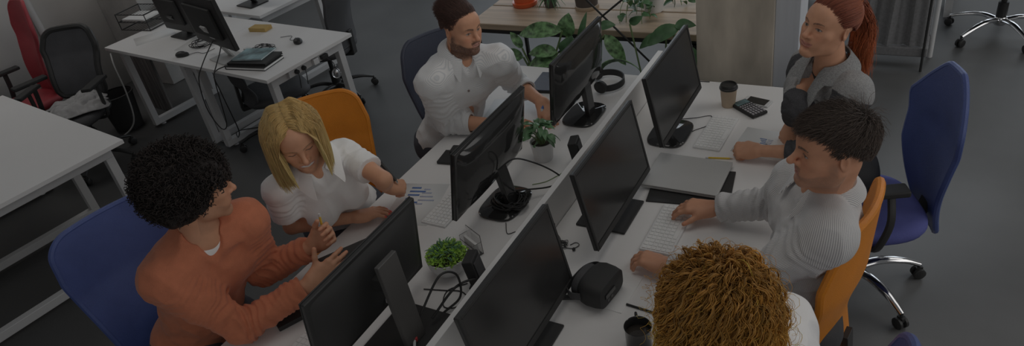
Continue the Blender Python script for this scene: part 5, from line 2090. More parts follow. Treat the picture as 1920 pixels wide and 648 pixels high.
def desk_items():
    # --- left desk
    plant_bowl()
    pot_plant()
    t = thing('card_holder', 'clear acrylic card holder behind the succulent bowl', 'holder', (-1.385, 1.665, DZ), math.radians(-25))
    mb = MB()
    mb.box((0, 0.0, 0.002), (0.10, 0.05, 0.004)); mb.box((0, 0.024, 0.045), (0.10, 0.003, 0.085)); mb.box((0, -0.012, 0.022), (0.10, 0.003, 0.04))
    mb.box((0.049, 0.006, 0.03), (0.003, 0.036, 0.055)); mb.box((-0.049, 0.006, 0.03), (0.003, 0.036, 0.055))
    mb.build('holder_shell', M_GLASS, t, bev=0.001)
    mb = MB(); mb.box((0, 0.006, 0.028), (0.085, 0.010, 0.048)); mb.build('card_stack', M_PAPER, t)
    for lab, x, y, rz in (('small black desk speaker leaning by the divider, beside the front screen', -1.262, 1.512, 0.25), ('small black desk speaker by the divider, beside the middle screen', -1.232, 2.325, 0.25)):
        t = thing('desk_speaker', lab, 'speaker', (x, y, DZ), rz, 'small black desk speakers along the divider')
        mb = MB(); mb.box((0, 0, 0.068), (0.040, 0.078, 0.125), Ry(-0.16)); mb.box((0.005, 0, 0.005), (0.06, 0.07, 0.010)); mb.build('speaker_case', M_BLACKM, t, bev=0.006)
        mb = MB(); mb.box((0.0215, 0, 0.072), (0.003, 0.058, 0.095), Ry(-0.16)); mb.build('speaker_grille', M_BLKFAB, t, bev=0.001)
    # printed chart and keyboard in front of the blonde woman
    bars = []
    g = np.random.default_rng(2)
    for i, y in enumerate(np.linspace(-0.10, 0.115, 9)):
        w1, w2 = 0.035 + 0.05 * ((i * 7) % 5) / 5, 0.03 + 0.06 * ((i * 3) % 4) / 4
        bars.append((-0.062 + w1 / 2, y, w1, 0.011, 1))
        if i > 3:
            bars.append((0.0 + w2 / 2, y - 0.010, w2, 0.009, 2))
    sheet('white sheet with blue bar chart beside the white keyboard, under the pen hand', (-1.790, 1.865), math.radians(14), 0.21, 0.297, bars, name='chart_paper')
    keyboard('white keyboard on the left desk in front of the glossy middle monitor', -1.625, 1.905, math.radians(90), L=0.30, Wd=0.120)
    # black wallet and notebook at the desk edge
    t = thing('notebook', 'closed black notebook at the edge of the left desk behind the middle monitor', 'notebook', (-1.800, 2.225, DZ), math.radians(8))
    mb = MB(); mb.box((0, 0, 0.008), (0.17, 0.105, 0.013)); mb.build('cover', M_BLACK, t, bev=0.002)
    mb = MB(); mb.box((0.002, 0.001, 0.008), (0.168, 0.101, 0.009)); mb.build('pages', M_PAPER, t)
    mb = MB(); mb.box((0, 0, 0.012), (0.10, 0.06, 0.022))
    o = mb.build('wallet', M_BLACKM, bev=0.006); o.location = (-1.800, 2.262, DZ + 0.0155); o.rotation_euler = (0, 0, 0.2)
    tag(o, 'black wallet lying on the black notebook', 'wallet')
    sheet('plain white sheets under the forearms of the bearded person', (-1.735, 2.620), math.radians(12), 0.30, 0.42, name='paper_sheet', z=DZ)
    # marker in the bearded man's hand
    pencil('white marker with dark rings held over the desk by the bearded person', (-1.560, 2.600, 0.745), (-1.540, 2.625, 0.840), M_WCER, r=0.008, tipm=M_INK, endm=M_INK, name='marker', cat='marker')
    # dark laptop behind
    t = thing('laptop', 'closed dark laptop at the far end of the left desk', 'laptop', (-1.635, 3.02, DZ), math.radians(6))
    mb = MB(); mb.box((0, 0, 0.008), (0.30, 0.21, 0.012)); mb.build('laptop_base', M_BLACKM, t, bev=0.003)
    mb = MB(); mb.box((0, 0, 0.0175), (0.30, 0.21, 0.006)); mb.build('lid', M_NAVY, t, bev=0.002)
    # headphones
    t = thing('headphones', 'black headphones lying on the far end of the left desk', 'headphones', (-1.395, 3.06, DZ), math.radians(20))
    mb = MB()
    P = [(0.085 * math.sin(a) * 1.0, 0.085 * -math.cos(a), 0.022) for a in np.linspace(0.5, 2 * math.pi - 2.3, 22)]
    Pm = np.array([(0.088 * math.cos(a), 0.095 * math.sin(a), 0.030) for a in np.linspace(-1.9, 2.2, 26)])
    G = np.stack([Pm + A(0, 0, dz) for dz in (-0.017, -0.008, 0.0, 0.008, 0.017)], 1)
    mb.grid(G, 0.007)
    mb.build('headband', M_BLACKM, t, bev=0.001)
    for a in (-1.9, 2.2):
        c = A(0.088 * math.cos(a), 0.095 * math.sin(a), 0.038)
        mb = MB(); mb.lathe(c, [(0.001, -0.010), (0.030, -0.010), (0.035, -0.004), (0.034, 0.010), (0.024, 0.014), (0.001, 0.012)], 24, axis=(-math.cos(a), -math.sin(a) * 0.9, 0.1))
        mb.build('ear_cup', M_BLACK, t)
    # clipboard with phone held by the man in the rust sweater
    t = thing('clipboard', 'black clipboard held over the desk by the person in the rust sweater', 'clipboard', (-1.715, 1.365, 0.850), math.radians(52))
    Rt = Rx(0.0) @ Ry(-0.06)
    mb = MB(); mb.box((0, 0, 0), (0.24, 0.17, 0.004), Rt); mb.build('board', M_BLACK, t, bev=0.001)
    mb = MB(); mb.box((0.07, 0, 0.006), (0.018, 0.09, 0.008), Rt); mb.tube(spline([(0.085, -0.04, 0.006), (0.105, -0.03, 0.016), (0.105, 0.03, 0.016), (0.085, 0.04, 0.006)], 12), 0.0025, 6); mb.build('clip', M_CHROME, t)
    pencil('yellow pencil with white end in the raised hand of the person in the rust sweater', (-1.790, 1.372, 1.030), (-1.795, 1.362, 0.915), M_YELLOW, r=0.0045)
    pencil('black pen in the raised hand of the blonde person', (-1.895, 1.838, 0.945), (-1.822, 1.829, 0.862), M_BLACK, r=0.0085, tipm=M_CHROME, endm=M_BLACKM, name='pen', cat='pen')
    # phone and white keyboard at the near end
    t = thing('keyboard', 'white keyboard end showing under the forearm beside the left front monitor', 'keyboard', (-1.66, 1.04, DZ), math.radians(90))
    mb = MB(); mb.box((0, 0, 0.006), (0.30, 0.12, 0.010)); mb.build('key_tray', M_KBASE, t, bev=0.002)
    mb = MB()
    for r in range(6):
        for c in range(14):
            mb.box((-0.14 + 0.0215 * c, -0.048 + 0.0192 * r, 0.012), (0.018, 0.0158, 0.003))
    mb.build('keys', M_KEY, t)
    mb = MB(); mb.box((0, 0, 0.010), (0.20, 0.13, 0.018))
    o = mb.build('tablet_case', M_BLACKM, bev=0.003); o.location = (-1.83, 1.18, DZ); o.rotation_euler = (0, 0, 1.1)
    tag(o, 'black tablet case on the left desk under the hands in rust sleeves', 'case')
    # cables around the front left monitor
    cable('thick black cable looping out from the left front monitor towards the divider', [(-1.30, 1.28, 0.775), (-1.275, 1.40, 0.815), (-1.24, 1.48, 0.80), (-1.215, 1.52, 0.77), (-1.20, 1.56, 0.7455)], 0.0045)
    cable('black cable rising from the stand base of the left front monitor', [(-1.335, 1.20, 0.757), (-1.31, 1.26, 0.83), (-1.29, 1.36, 0.90), (-1.27, 1.42, 0.86), (-1.26, 1.40, 0.78), (-1.30, 1.34, 0.745)], 0.0042)
    cable('thin black cable curling between the succulent bowl and the divider', [(-1.44, 1.42, 0.743), (-1.36, 1.44, 0.743), (-1.30, 1.455, 0.743), (-1.26, 1.43, 0.743), (-1.275, 1.38, 0.743), (-1.32, 1.37, 0.743), (-1.35, 1.44, 0.743), (-1.30, 1.50, 0.743)], 0.0022)
    t = thing('cable_plug', 'red cable plug on the stand base of the left front monitor', 'plug', (-1.315, 1.195, 0.758), 0.6)
    mb = MB(); mb.box((0, 0, 0.010), (0.020, 0.038, 0.016)); mb.build('plug_body', M_REDPL, t, bev=0.003)
    mb = MB(); mb.tube([(0, -0.018, 0.010), (0, -0.05, 0.008)], 0.005, 8); mb.build('plug_collar', M_WCER, t)
    cables_on('coiled black cables piled on the stand base of the glossy middle monitor', (-1.375, 1.965), 0.085, 5, 0.0032, 0.757, 5)
    cable('black cable arching over the divider side of the glossy middle monitor', [(-1.38, 1.93, 0.94), (-1.33, 1.98, 0.97), (-1.27, 2.02, 0.94), (-1.225, 2.09, 0.86), (-1.205, 2.12, 0.80), (-1.26, 2.09, 0.775), (-1.36, 2.0, 0.80)], 0.0035)
    cable('thin pale cable on the desk by the white plant pot', [(-1.36, 2.13, 0.742), (-1.31, 2.17, 0.742), (-1.27, 2.25, 0.742), (-1.25, 2.28, 0.742)], 0.0018, M_STEM)
    cable('thin black cable on the desk under the glossy middle monitor', [(-1.34, 1.86, 0.742), (-1.30, 1.80, 0.742), (-1.27, 1.82, 0.742), (-1.25, 1.76, 0.742), (-1.23, 1.74, 0.742)], 0.0016)
    # --- right desk
    t = thing('laptop', 'closed silver laptop lying on a black folder on the right desk', 'laptop', (-0.757, 2.350, DZ + 0.008), math.radians(0))
    mb = MB(); mb.box((0, 0, 0.006), (0.305, 0.245, 0.011)); mb.build('laptop_base', M_SILVER, t, bev=0.004)
    mb = MB(); mb.box((0, 0, 0.0148), (0.305, 0.245, 0.0055)); mb.build('lid', M_SILVER, t, bev=0.0025)
    mb = MB(); mb.box((0, 0, 0.0034), (0.315, 0.245, 0.0066))
    o = mb.build('folder', M_BLACK, bev=0.001); o.location = (-0.722, 2.292, DZ); o.rotation_euler = (0, 0, math.radians(8))
    tag(o, 'black folder lying under the silver laptop', 'folder')
    keyboard('thin white keyboard under both hands of the person in the striped shirt', -0.725, 2.005, math.radians(90), L=0.285, Wd=0.118)
    keyboard('thin white keyboard near the takeaway coffee cup', -0.738, 2.715, math.radians(88), L=0.285, Wd=0.115)
    # takeaway cup
    t = thing('takeaway_cup', 'brown paper coffee cup with black lid on the right desk', 'cup', (-0.752, 2.975, DZ))
    mb = MB(); mb.lathe((0, 0, 0), [(0.001, 0.0), (0.029, 0.0), (0.030, 0.002), (0.038, 0.092), (0.0395, 0.094), (0.0385, 0.097), (0.001, 0.0965)], 36); mb.build('cup_body', M_KRAFT, t)
    mb = MB(); mb.lathe((0, 0, 0), [(0.0405, 0.090), (0.0420, 0.094), (0.0415, 0.099), (0.0385, 0.101), (0.0375, 0.110), (0.0350, 0.113), (0.0325, 0.113), (0.0310, 0.106), (0.001, 0.105)], 36); mb.build('lid', M_BLACK, t)
    # calculator
    t = thing('calculator', 'dark scientific calculator with pale keys beside the coffee cup', 'calculator', (-0.652, 2.950, DZ), math.radians(-38))
    mb = MB(); mb.box((0, 0, 0.010), (0.155, 0.082, 0.014)); mb.build('calculator_case', M_BLACKM, t, bev=0.004)
    mb = MB(); mb.box((-0.052, 0, 0.0178), (0.034, 0.066, 0.002)); mb.build('display', M_TEALP, t)
    mb = MB()
    for i in range(6):
        nk = 6 if i < 2 else 5
        for j in range(nk):
            mb.box((-0.022 + i * 0.0172, -0.030 + j * 0.060 / (nk - 1), 0.0185), (0.008 if i < 2 else 0.0115, 0.007 if i < 2 else 0.0095, 0.004))
    mb.build('keys', M_GREYKEY, t, bev=0.0008)
    # phone
    t = thing('mobile_phone', 'white mobile phone with black screen beside the calculator', 'phone', (-0.633, 3.030, DZ), math.radians(-14))
    mb = MB(); mb.box((0, 0, 0.0045), (0.128, 0.063, 0.008)); mb.build('phone_body', M_WCER, t, bev=0.003)
    mb = MB(); mb.box((0, 0, 0.0091), (0.094, 0.056, 0.0012)); mb.build('screen', M_GLOSS, t)
    # papers with small bars
    bars = []
    for k, (x, y) in enumerate(((-0.055, 0.03), (0.12, -0.015))):
        for i in range(4):
            bars.append((x + 0.004 * i, y - i * 0.012, 0.030 - 0.006 * (i % 3), 0.005, 1))
            bars.append((x + 0.030, y - i * 0.012, 0.022, 0.004, 2))
    sheet('white sheet with small blue bars in front of the person with the red ponytail', (-0.485, 2.680), math.radians(-6), 0.30, 0.21, bars, name='chart_paper')
    pencil('yellow pencil lying on the right desk behind the silver laptop', (-0.716, 2.512, DZ + 0.0042), (-0.615, 2.530, DZ + 0.0042), M_YELLOW, r=0.0036)
    # earphones
    g = np.random.default_rng(6)
    t = thing('earphones', 'tangled black earphones beside the base of the right middle monitor', 'earphones', (-1.065, 1.800, DZ))
    mb = MB()
    pts = [(0.0 + 0.028 * math.cos(i * 1.9) * (0.5 + g.random() * 0.6), 0.022 * math.sin(i * 2.3) * (0.5 + g.random() * 0.6), 0.004 + 0.010 * g.random()) for i in range(20)]
    pts += [(-0.02, 0.03, 0.006), (-0.045, 0.05, 0.02), (-0.052, 0.06, 0.05)]
    mb.tube(spline(pts, 150), 0.0014, 6)
    mb.tube(spline([(0.02, -0.01, 0.003), (0.05, -0.004, 0.003), (0.062, 0.02, 0.003), (0.045, 0.03, 0.003), (0.03, 0.01, 0.003)], 30), 0.0014, 6)
    mb.build('cord', M_BLACK, t)
    for p in ((-0.015, -0.03, 0.007), (0.055, -0.012, 0.007)):
        mb = MB(); mb.ell(p, (0.006, 0.008, 0.006)); mb.build('earbud', M_BLACK, t)
    # cable by the far right monitor
    cable('thin dark cable looping beside the base of the right far monitor', [(-0.93, 2.80, 0.742), (-0.86, 2.83, 0.742), (-0.80, 2.86, 0.742), (-0.79, 2.78, 0.742), (-0.835, 2.72, 0.742), (-0.855, 2.68, 0.742)], 0.0016)
    cable('short black cable at the foot of the pillar', [(-1.02, 3.17, 0.742), (-0.97, 3.185, 0.742), (-0.90, 3.19, 0.742)], 0.0022)
    # headset
    vr_headset()
    # mug
    t = thing('mug', 'black enamel mug of coffee on the right desk', 'mug', (-0.628, 1.435, DZ))
    mb = MB(); mb.lathe((0, 0, 0), [(0.001, 0.001), (0.035, 0.0), (0.039, 0.004), (0.0405, 0.078), (0.0425, 0.082), (0.0415, 0.084), (0.0385, 0.080), (0.0375, 0.010), (0.001, 0.008)], 40); mb.build('mug_body', M_GLOSS, t)
    mb = MB(); mb.lathe((0, 0, 0), [(0.0376, 0.052), (0.001, 0.052)], 32); mb.build('coffee', M_COFFEE, t)
    mb = MB(); mb.tube(spline([(-0.016, 0.036, 0.072), (-0.030, 0.062, 0.070), (-0.032, 0.068, 0.045), (-0.026, 0.058, 0.022), (-0.016, 0.037, 0.020)], 18), 0.0048, 8); mb.build('handle', M_GLOSS, t)
    pencil('slim black pen beside the black mug', (-0.715, 1.585, DZ + 0.0042), (-0.585, 1.575, DZ + 0.0042), M_BLACK, r=0.0038, tipm=M_BLACK, endm=M_BLACK, name='pen', cat='pen')
    # wristband
    mb = MB(); mb.lathe((-0.566, 2.106, 0.800), [(0.0255, -0.008), (0.0285, -0.007), (0.0285, 0.007), (0.0255, 0.008)], 28, axis=(0.99, -0.05, 0.02))
    tag(mb.build('wristband', mat('orange_rubber', (0.80, 0.13, 0.015), 0.5)), 'orange wristband on the wrist below the striped cuff', 'wristband')


def vr_headset():
    t = thing('vr_headset', 'black virtual reality headset lying between the right monitors', 'headset', (-0.835, 1.600, DZ), math.radians(-8))
    n = 44
    a = np.linspace(0, 2 * np.pi, n, endpoint=False)

    def ring(x, hy, hz, zc, p=0.5):
        c, s = np.cos(a), np.sin(a)
        return np.stack([np.full(n, x), hy * np.sign(c) * np.abs(c) ** p, zc + hz * np.sign(s) * np.abs(s) ** p], 1)
    rings = [ring(0.062, 0.001, 0.001, 0.05), ring(0.062, 0.066, 0.036, 0.05), ring(0.058, 0.074, 0.043, 0.05), ring(0.035, 0.078, 0.048, 0.05), ring(0.0, 0.080, 0.049, 0.05), ring(-0.022, 0.074, 0.047, 0.049), ring(-0.035, 0.066, 0.042, 0.048, 0.7)]
    V = np.concatenate(rings)
    q = []
    for i in range(len(rings) - 1):
        for j in range(n):
            k = (j + 1) % n
            q.append([i * n + j, i * n + k, (i + 1) * n + k, (i + 1) * n + j])
    mb = MB(); mb.add(V, q); mb.build('visor', M_BLACKM, t)
    rings = [ring(-0.030, 0.064, 0.041, 0.048, 0.7), ring(-0.050, 0.068, 0.044, 0.048, 0.8), ring(-0.062, 0.062, 0.038, 0.048, 0.8), ring(-0.058, 0.050, 0.026, 0.048, 0.8), ring(-0.020, 0.045, 0.02, 0.048, 0.8)]
    mb = MB(); mb.add(np.concatenate(rings), [[i * n + j, i * n + (j + 1) % n, (i + 1) * n + (j + 1) % n, (i + 1) * n + j] for i in range(4) for j in range(n)]); mb.build('face_cushion', M_BLKFAB, t)
    Pm = spline([(-0.015, -0.078, 0.05), (-0.045, -0.086, 0.05), (-0.080, -0.060, 0.045), (-0.092, 0.0, 0.035), (-0.082, 0.055, 0.042), (-0.050, 0.084, 0.05), (-0.015, 0.079, 0.05)], 30)
    mb = MB(); mb.grid(np.stack([Pm + A(0, 0, z) for z in (-0.014, 0.0, 0.014)], 1), 0.003); mb.build('head_strap', M_BLKFAB, t)
    mb = MB(); mb.box((-0.075, -0.066, 0.012), (0.045, 0.018, 0.010), Rz(0.5)); mb.build('strap_buckle', M_BLACK, t, bev=0.002)
    mb = MB()
    for y in (-0.030, -0.008):
        mb.box((0.060, y, 0.030), (0.006, 0.014, 0.012))
    mb.box((0.064, -0.02, 0.055), (0.006, 0.06, 0.016))
    mb.build('port_panel', M_GLOSS, t, bev=0.001)
    mb = MB(); mb.box((0, 0, 0.0012), (0.075, 0.19, 0.0022))
    o = mb.build('notepad', M_PAPER, bev=0.0005); o.location = (-0.762, 1.640, DZ); o.rotation_euler = (0, 0, -0.04)
    tag(o, 'narrow white notepad under the virtual reality headset', 'notepad')


# ---------------------------------------------------------------- left side desks and what lies on them
def left_side():
    az = math.radians(173)
    desk('white office desk at the left edge with an empty top', A(-3.904, 1.897), az, 1.70, 1.50, (0.10, 0.84, 1.6), z=0.74)
    az = math.radians(174.3)
    desk('white office desk cluttered with books and the power strip, right half', A(-3.560, 2.712), az, 1.02, -0.76, (0.08, 0.93), group=None)
    u, v = A(math.cos(az), math.sin(az), 0), A(math.sin(az), -math.cos(az), 0) * -1
    F2 = A(-3.560, 2.712, 0) + u * 1.022
    desk('white office desk with papers and the wire tray, left half beside the mesh chair', F2, az, 1.00, -0.76, (0.07, 0.92))
    F3 = A(-4.60, 3.66, 0)
    desk('white office desk beyond the cluttered one, cut off by the top edge', F3, az, 1.60, -0.76, (0.10, 1.5))
    # computer monitors on it, seen from behind
    def old_monitor(label, c, rz, W, H, z0, lean, stand_m):
        t = thing('monitor', label, 'monitor', (c[0], c[1], DZ), rz)
        up = A(0, -math.sin(lean), math.cos(lean)); out = A(0, -math.cos(lean), -math.sin(lean))
        R = np.stack([A(1, 0, 0), out, up], 1)
        cc = A(0, 0, z0) + up * H / 2
        mb = MB(); mb.box(cc, (W, 0.035, H), R); mb.build('housing', M_BLACK, t, bev=0.008)
        mb = MB(); mb.box(cc + out * 0.026, (W * 0.7, 0.02, H * 0.6), R); mb.build('back_cover', M_BLACKM, t, bev=0.008)
        mb = MB(); mb.box(cc - out * 0.0185, (W - 0.03, 0.002, H - 0.03), R); mb.build('screen', M_SCREEN, t)
        mb = MB(); mb.bar((0, 0.06, 0.0), cc + out * 0.045 - up * 0.03, 0.075, 0.014, up=(0, 1, 0)); mb.build('stand_neck', stand_m, t, bev=0.002)
        mb = MB(); mb.box((0, 0.03, 0.006), (0.22, 0.18, 0.010)); mb.build('stand_base', stand_m, t, bev=0.004)
        return t
    old_monitor('large black monitor seen from behind on a grey stand, beside the stack of books', (-4.18, 2.92), math.radians(-14), 0.56, 0.37, 0.115, 0.10, M_SILVER)
    old_monitor('black monitor seen from behind near the white papers', (-4.97, 3.22), math.radians(-8), 0.42, 0.33, 0.05, 0.08, M_BLACK)
    old_monitor('black monitor on the desk beyond the cluttered one', (-4.92, 3.86), math.radians(-10), 0.44, 0.34, 0.07, 0.05, M_BLACK)
    # books and magazines
    specs = [('thick black book at the bottom of the stack by the desk corner', -3.865, 2.905, 0.0, 0.34, 0.20, 0.022, M_BLACK, M_PAPER, 'book'),
             ('closed dark laptop on the black book, under the printed magazines', -3.870, 2.925, 0.03, 0.32, 0.19, 0.016, M_BLACKM, M_BLACK, 'laptop'),
             ('teal printed magazine on top of the stack by the desk corner', -3.905, 2.955, 0.10, 0.24, 0.18, 0.010, M_TEALP, M_PAPER, 'magazine')]
    z = DZ
    for lab, x, y, r, w, h, th, mc, mp, cat in specs:
        t = thing(cat, lab, cat, (x, y, z), math.radians(6) + r)
        mb = MB(); mb.box((0, 0, th * 0.12), (w, h, th * 0.2)); mb.box((0, 0, th * 0.9), (w, h, th * 0.18)); mb.box((-w / 2 + 0.003, 0, th / 2), (0.005, h, th * 0.9)); mb.build('cover', mc, t)
        mb = MB(); mb.box((0.002, 0, th / 2), (w - 0.008, h - 0.006, th * 0.66)); mb.build('pages', mp, t)
        z += th + 0.0005
    sheet('teal magazine lying flat beside the monitor stand', (-4.10, 2.955), math.radians(-10), 0.20, 0.14, (), m=M_TEALP, name='magazine', cat='magazine')
    sheet('crumpled white sheets near the wire tray', (-5.28, 3.17), math.radians(-30), 0.21, 0.297, name='paper_sheet')
    sheet('white sheet between the two black monitors', (-4.72, 3.14), math.radians(10), 0.21, 0.297, name='paper_sheet')
    def mouse(label, x, y, rz):
        t = thing('computer_mouse', label, 'mouse', (x, y, DZ), rz)
        P = [ell((0, 0, 0.010), (0.052, 0.030, 0.022), k=0.01), ell((-0.012, 0, 0.016), (0.034, 0.027, 0.020), k=0.01)]
        V, F = mesh_prims(P, (-0.07, -0.05, 0.0005), (0.07, 0.05, 0.06), 0.003)
        V[:, 2] = np.maximum(V[:, 2], 0.0)
        me = raw_mesh('mouse_body', V, F); me.materials.append(M_BLACK)
        o = bpy.data.objects.new('mouse_body', me); COL.objects.link(o); o.parent = t
        mb = MB(); mb.box((0.03, 0, 0.028), (0.016, 0.005, 0.006)); mb.build('scroll_wheel', M_GREYKEY, t, bev=0.001)
        mb = MB(); mb.tube(spline([(0.05, 0, 0.006), (0.10, 0.03, 0.004), (0.17, 0.0, 0.004), (0.22, 0.07, 0.004)], 20), 0.0018, 6); mb.build('mouse_cord', M_BLACK, t)
    mouse('black computer mouse near the front edge of the cluttered desk', -4.615, 2.91, 0.4)
    mouse('black computer mouse behind the stack of books', -3.80, 3.26, 2.6)
    # wire tray
    t = thing('letter_tray', 'black wire letter tray at the far left end of the desk', 'tray', (-5.62, 3.36, DZ), math.radians(5))
    mb = MB()
    for zz in (0.0045, 0.07, 0.135):
        for (a, b) in (((-0.17, -0.12), (0.17, -0.12)), ((0.17, -0.12), (0.17, 0.12)), ((0.17, 0.12), (-0.17, 0.12)), ((-0.17, 0.12), (-0.17, -0.12))):
            mb.tube([(a[0], a[1], zz), (b[0], b[1], zz)], 0.004, 6)
        for x in np.linspace(-0.15, 0.15, 9):
            mb.tube([(x, -0.12, zz), (x, 0.12, zz)], 0.0018, 5)
    for sx in (-0.17, 0.17):
        for sy in (-0.12, 0.12):
            mb.tube([(sx, sy, 0), (sx, sy, 0.14)], 0.004, 6)
    mb.build('wire_frame', M_BLACK, t)
    mb = MB(); mb.box((-0.02, 0.0, 0.080), (0.26, 0.19, 0.012)); mb.build('tray_papers', M_PAPER, t)
    # white power strip on the front rail with plugs
    t = thing('power_strip', 'white power strip with plugs fixed under the right edge of the cluttered desk', 'power strip', (-3.575, 3.085, 0.655), math.radians(84))
    mb = MB(); mb.box((0, 0, 0.026), (0.36, 0.05, 0.046)); mb.build('strip_body', M_FRAME, t, bev=0.004)
    for x in (-0.12, -0.06):
        mb = MB(); mb.lathe((x, -0.024, 0.026), [(0.001, 0.02), (0.014, 0.02), (0.017, 0.0)], 16, axis=(0, -1, 0)); mb.tube(spline([(x, -0.044, 0.026), (x - 0.02, -0.07, 0.0), (x - 0.02, -0.05, -0.08)], 10), 0.003, 6); mb.build('plug', M_BLACK, t)
    mb = MB(); mb.box((0.04, -0.037, 0.028), (0.045, 0.03, 0.04)); mb.build('plug', M_WCER, t, bev=0.004)
    mb = MB(); mb.box((0.12, -0.037, 0.028), (0.055, 0.03, 0.03)); mb.build('plug', M_BLACK, t, bev=0.004)
    # glass ball hanging on a cable
    t = thing('hanging_adapter', 'round shiny plug adapter hanging from the power strip', 'adapter', (-3.50, 3.24, 0.54))
    mb = MB(); mb.ell((0, 0, 0), (0.032, 0.032, 0.036)); mb.build('adapter_ball', M_GLASS, t)
    mb = MB(); mb.ell((0, 0, 0), (0.014, 0.014, 0.022)); mb.build('adapter_core', M_CHROME, t)
    mb = MB(); mb.tube(spline([(0, 0, 0.034), (0.0, 0.0, 0.08), (-0.02, -0.03, 0.13)], 8), 0.0025, 6); mb.build('hanging_cord', M_BLACK, t)
    cable('black cables hanging in a loop from the large monitor below the desk edge', [(-4.19, 2.955, 0.93), (-4.22, 2.86, 0.84), (-4.24, 2.78, 0.76), (-4.28, 2.735, 0.66), (-4.30, 2.72, 0.45), (-4.24, 2.72, 0.30), (-4.16, 2.72, 0.33), (-4.12, 2.72, 0.50), (-4.10, 2.735, 0.70), (-4.10, 2.78, 0.76), (-4.12, 2.86, 0.82), (-4.15, 2.955, 0.90)], 0.0038)
    cable('black cable trailing from the desk edge to the foot bar on the floor', [(-4.10, 3.00, 0.747), (-4.05, 2.86, 0.747), (-4.06, 2.72, 0.745), (-4.07, 2.72, 0.60), (-4.10, 2.75, 0.40), (-4.20, 2.82, 0.22), (-4.36, 2.90, 0.10), (-4.44, 2.98, 0.10), (-4.40, 3.20, 0.02)], 0.004)
    cable('thin grey cable hanging in an arc from the left end of the desk', [(-5.50, 2.90, 0.70), (-5.42, 2.84, 0.62), (-5.40, 2.82, 0.40), (-5.46, 2.80, 0.15), (-5.60, 2.72, 0.03), (-5.75, 2.60, 0.012)], 0.006, M_SILVER)
    # small black bits
    g = np.random.default_rng(12)
    cables_on('tangle of thin black cables behind the books', (-3.98, 3.10), 0.10, 4, 0.0022, DZ + 0.001, 12)
    cables_on('black cables lying between the two black monitors', (-4.62, 3.12), 0.13, 3, 0.0025, DZ + 0.002, 13)
    mb = MB(); mb.box((0, 0, 0.022), (0.05, 0.04, 0.042))
    o = mb.build('white_plug_adapter', M_WCER, bev=0.006); o.location = (-4.06, 3.04, DZ + 0.0)
    tag(o, 'small white power adapter beside the monitor stand', 'adapter')
    # yellow box and pen tray on the floor side beyond
    mb = MB(); mb.box((0, 0, 0.015), (0.16, 0.08, 0.03))
    o = mb.build('yellow_box', mat('ochre_card', (0.50, 0.30, 0.06), 0.7), bev=0.003); o.location = (-4.33, 3.415, DZ - 0.0); o.rotation_euler = (0, 0, 0.1)
    tag(o, 'small ochre box at the back edge of the cluttered desk', 'box')
    # weathered board panel standing under the desk, bin
    mb = MB()
    for i in range(5):
        mb.box((-5.84 + 0.075 * i, 3.24 - 0.012 * i, 0.30), (0.070, 0.02, 0.58), Rz(-0.16))
    tag(mb.build('board_panel', M_WOODPANEL, bev=0.002), 'dark weathered board panel standing under the left half desk', 'panel')
    t = thing('waste_bin', 'round black waste bin in the shade behind the mesh chair', 'bin', (-5.78, 2.92, 0))
    mb = MB(); mb.lathe((0, 0, 0), [(0.001, 0.004), (0.11, 0.0), (0.14, 0.30), (0.143, 0.30), (0.135, 0.30), (0.106, 0.012), (0.001, 0.012)], 36); mb.build('bin_body', M_BLACKM, t)
    mb = MB(); mb.lathe((0, 0, 0), [(0.138, 0.296), (0.147, 0.298), (0.147, 0.310), (0.138, 0.312)], 36); mb.build('bin_rim', M_BLACK, t)
    # white shirt thrown on the mesh chair
    n = 60
    X, Y = np.meshgrid(np.linspace(-1, 1, n), np.linspace(-1, 1, n), indexing='ij')
    W = noise3(np.stack([X.ravel() * 3.1, Y.ravel() * 3.1, np.full(n * n, 0.5)], 1)).reshape(n, n)
    W2 = noise3(np.stack([X.ravel() * 8 + Y.ravel() * 3, Y.ravel() * 8, np.full(n * n, 4.5)], 1)).reshape(n, n)
    r = np.clip(1 - (X ** 4 + Y ** 4) * 0.9, 0, 1)
    G = np.stack([X * (0.20 + 0.02 * W), Y * (0.20 + 0.03 * W2), 0.006 + (0.045 + 0.03 * W + 0.018 * (1 - np.abs(W2) * 2)) * r], -1)
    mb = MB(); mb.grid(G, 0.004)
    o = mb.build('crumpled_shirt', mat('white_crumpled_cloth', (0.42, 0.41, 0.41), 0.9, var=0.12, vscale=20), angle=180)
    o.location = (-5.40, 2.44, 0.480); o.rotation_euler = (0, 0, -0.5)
    tag(o, 'crumpled white shirt lying on the seat of the black mesh chair', 'shirt')


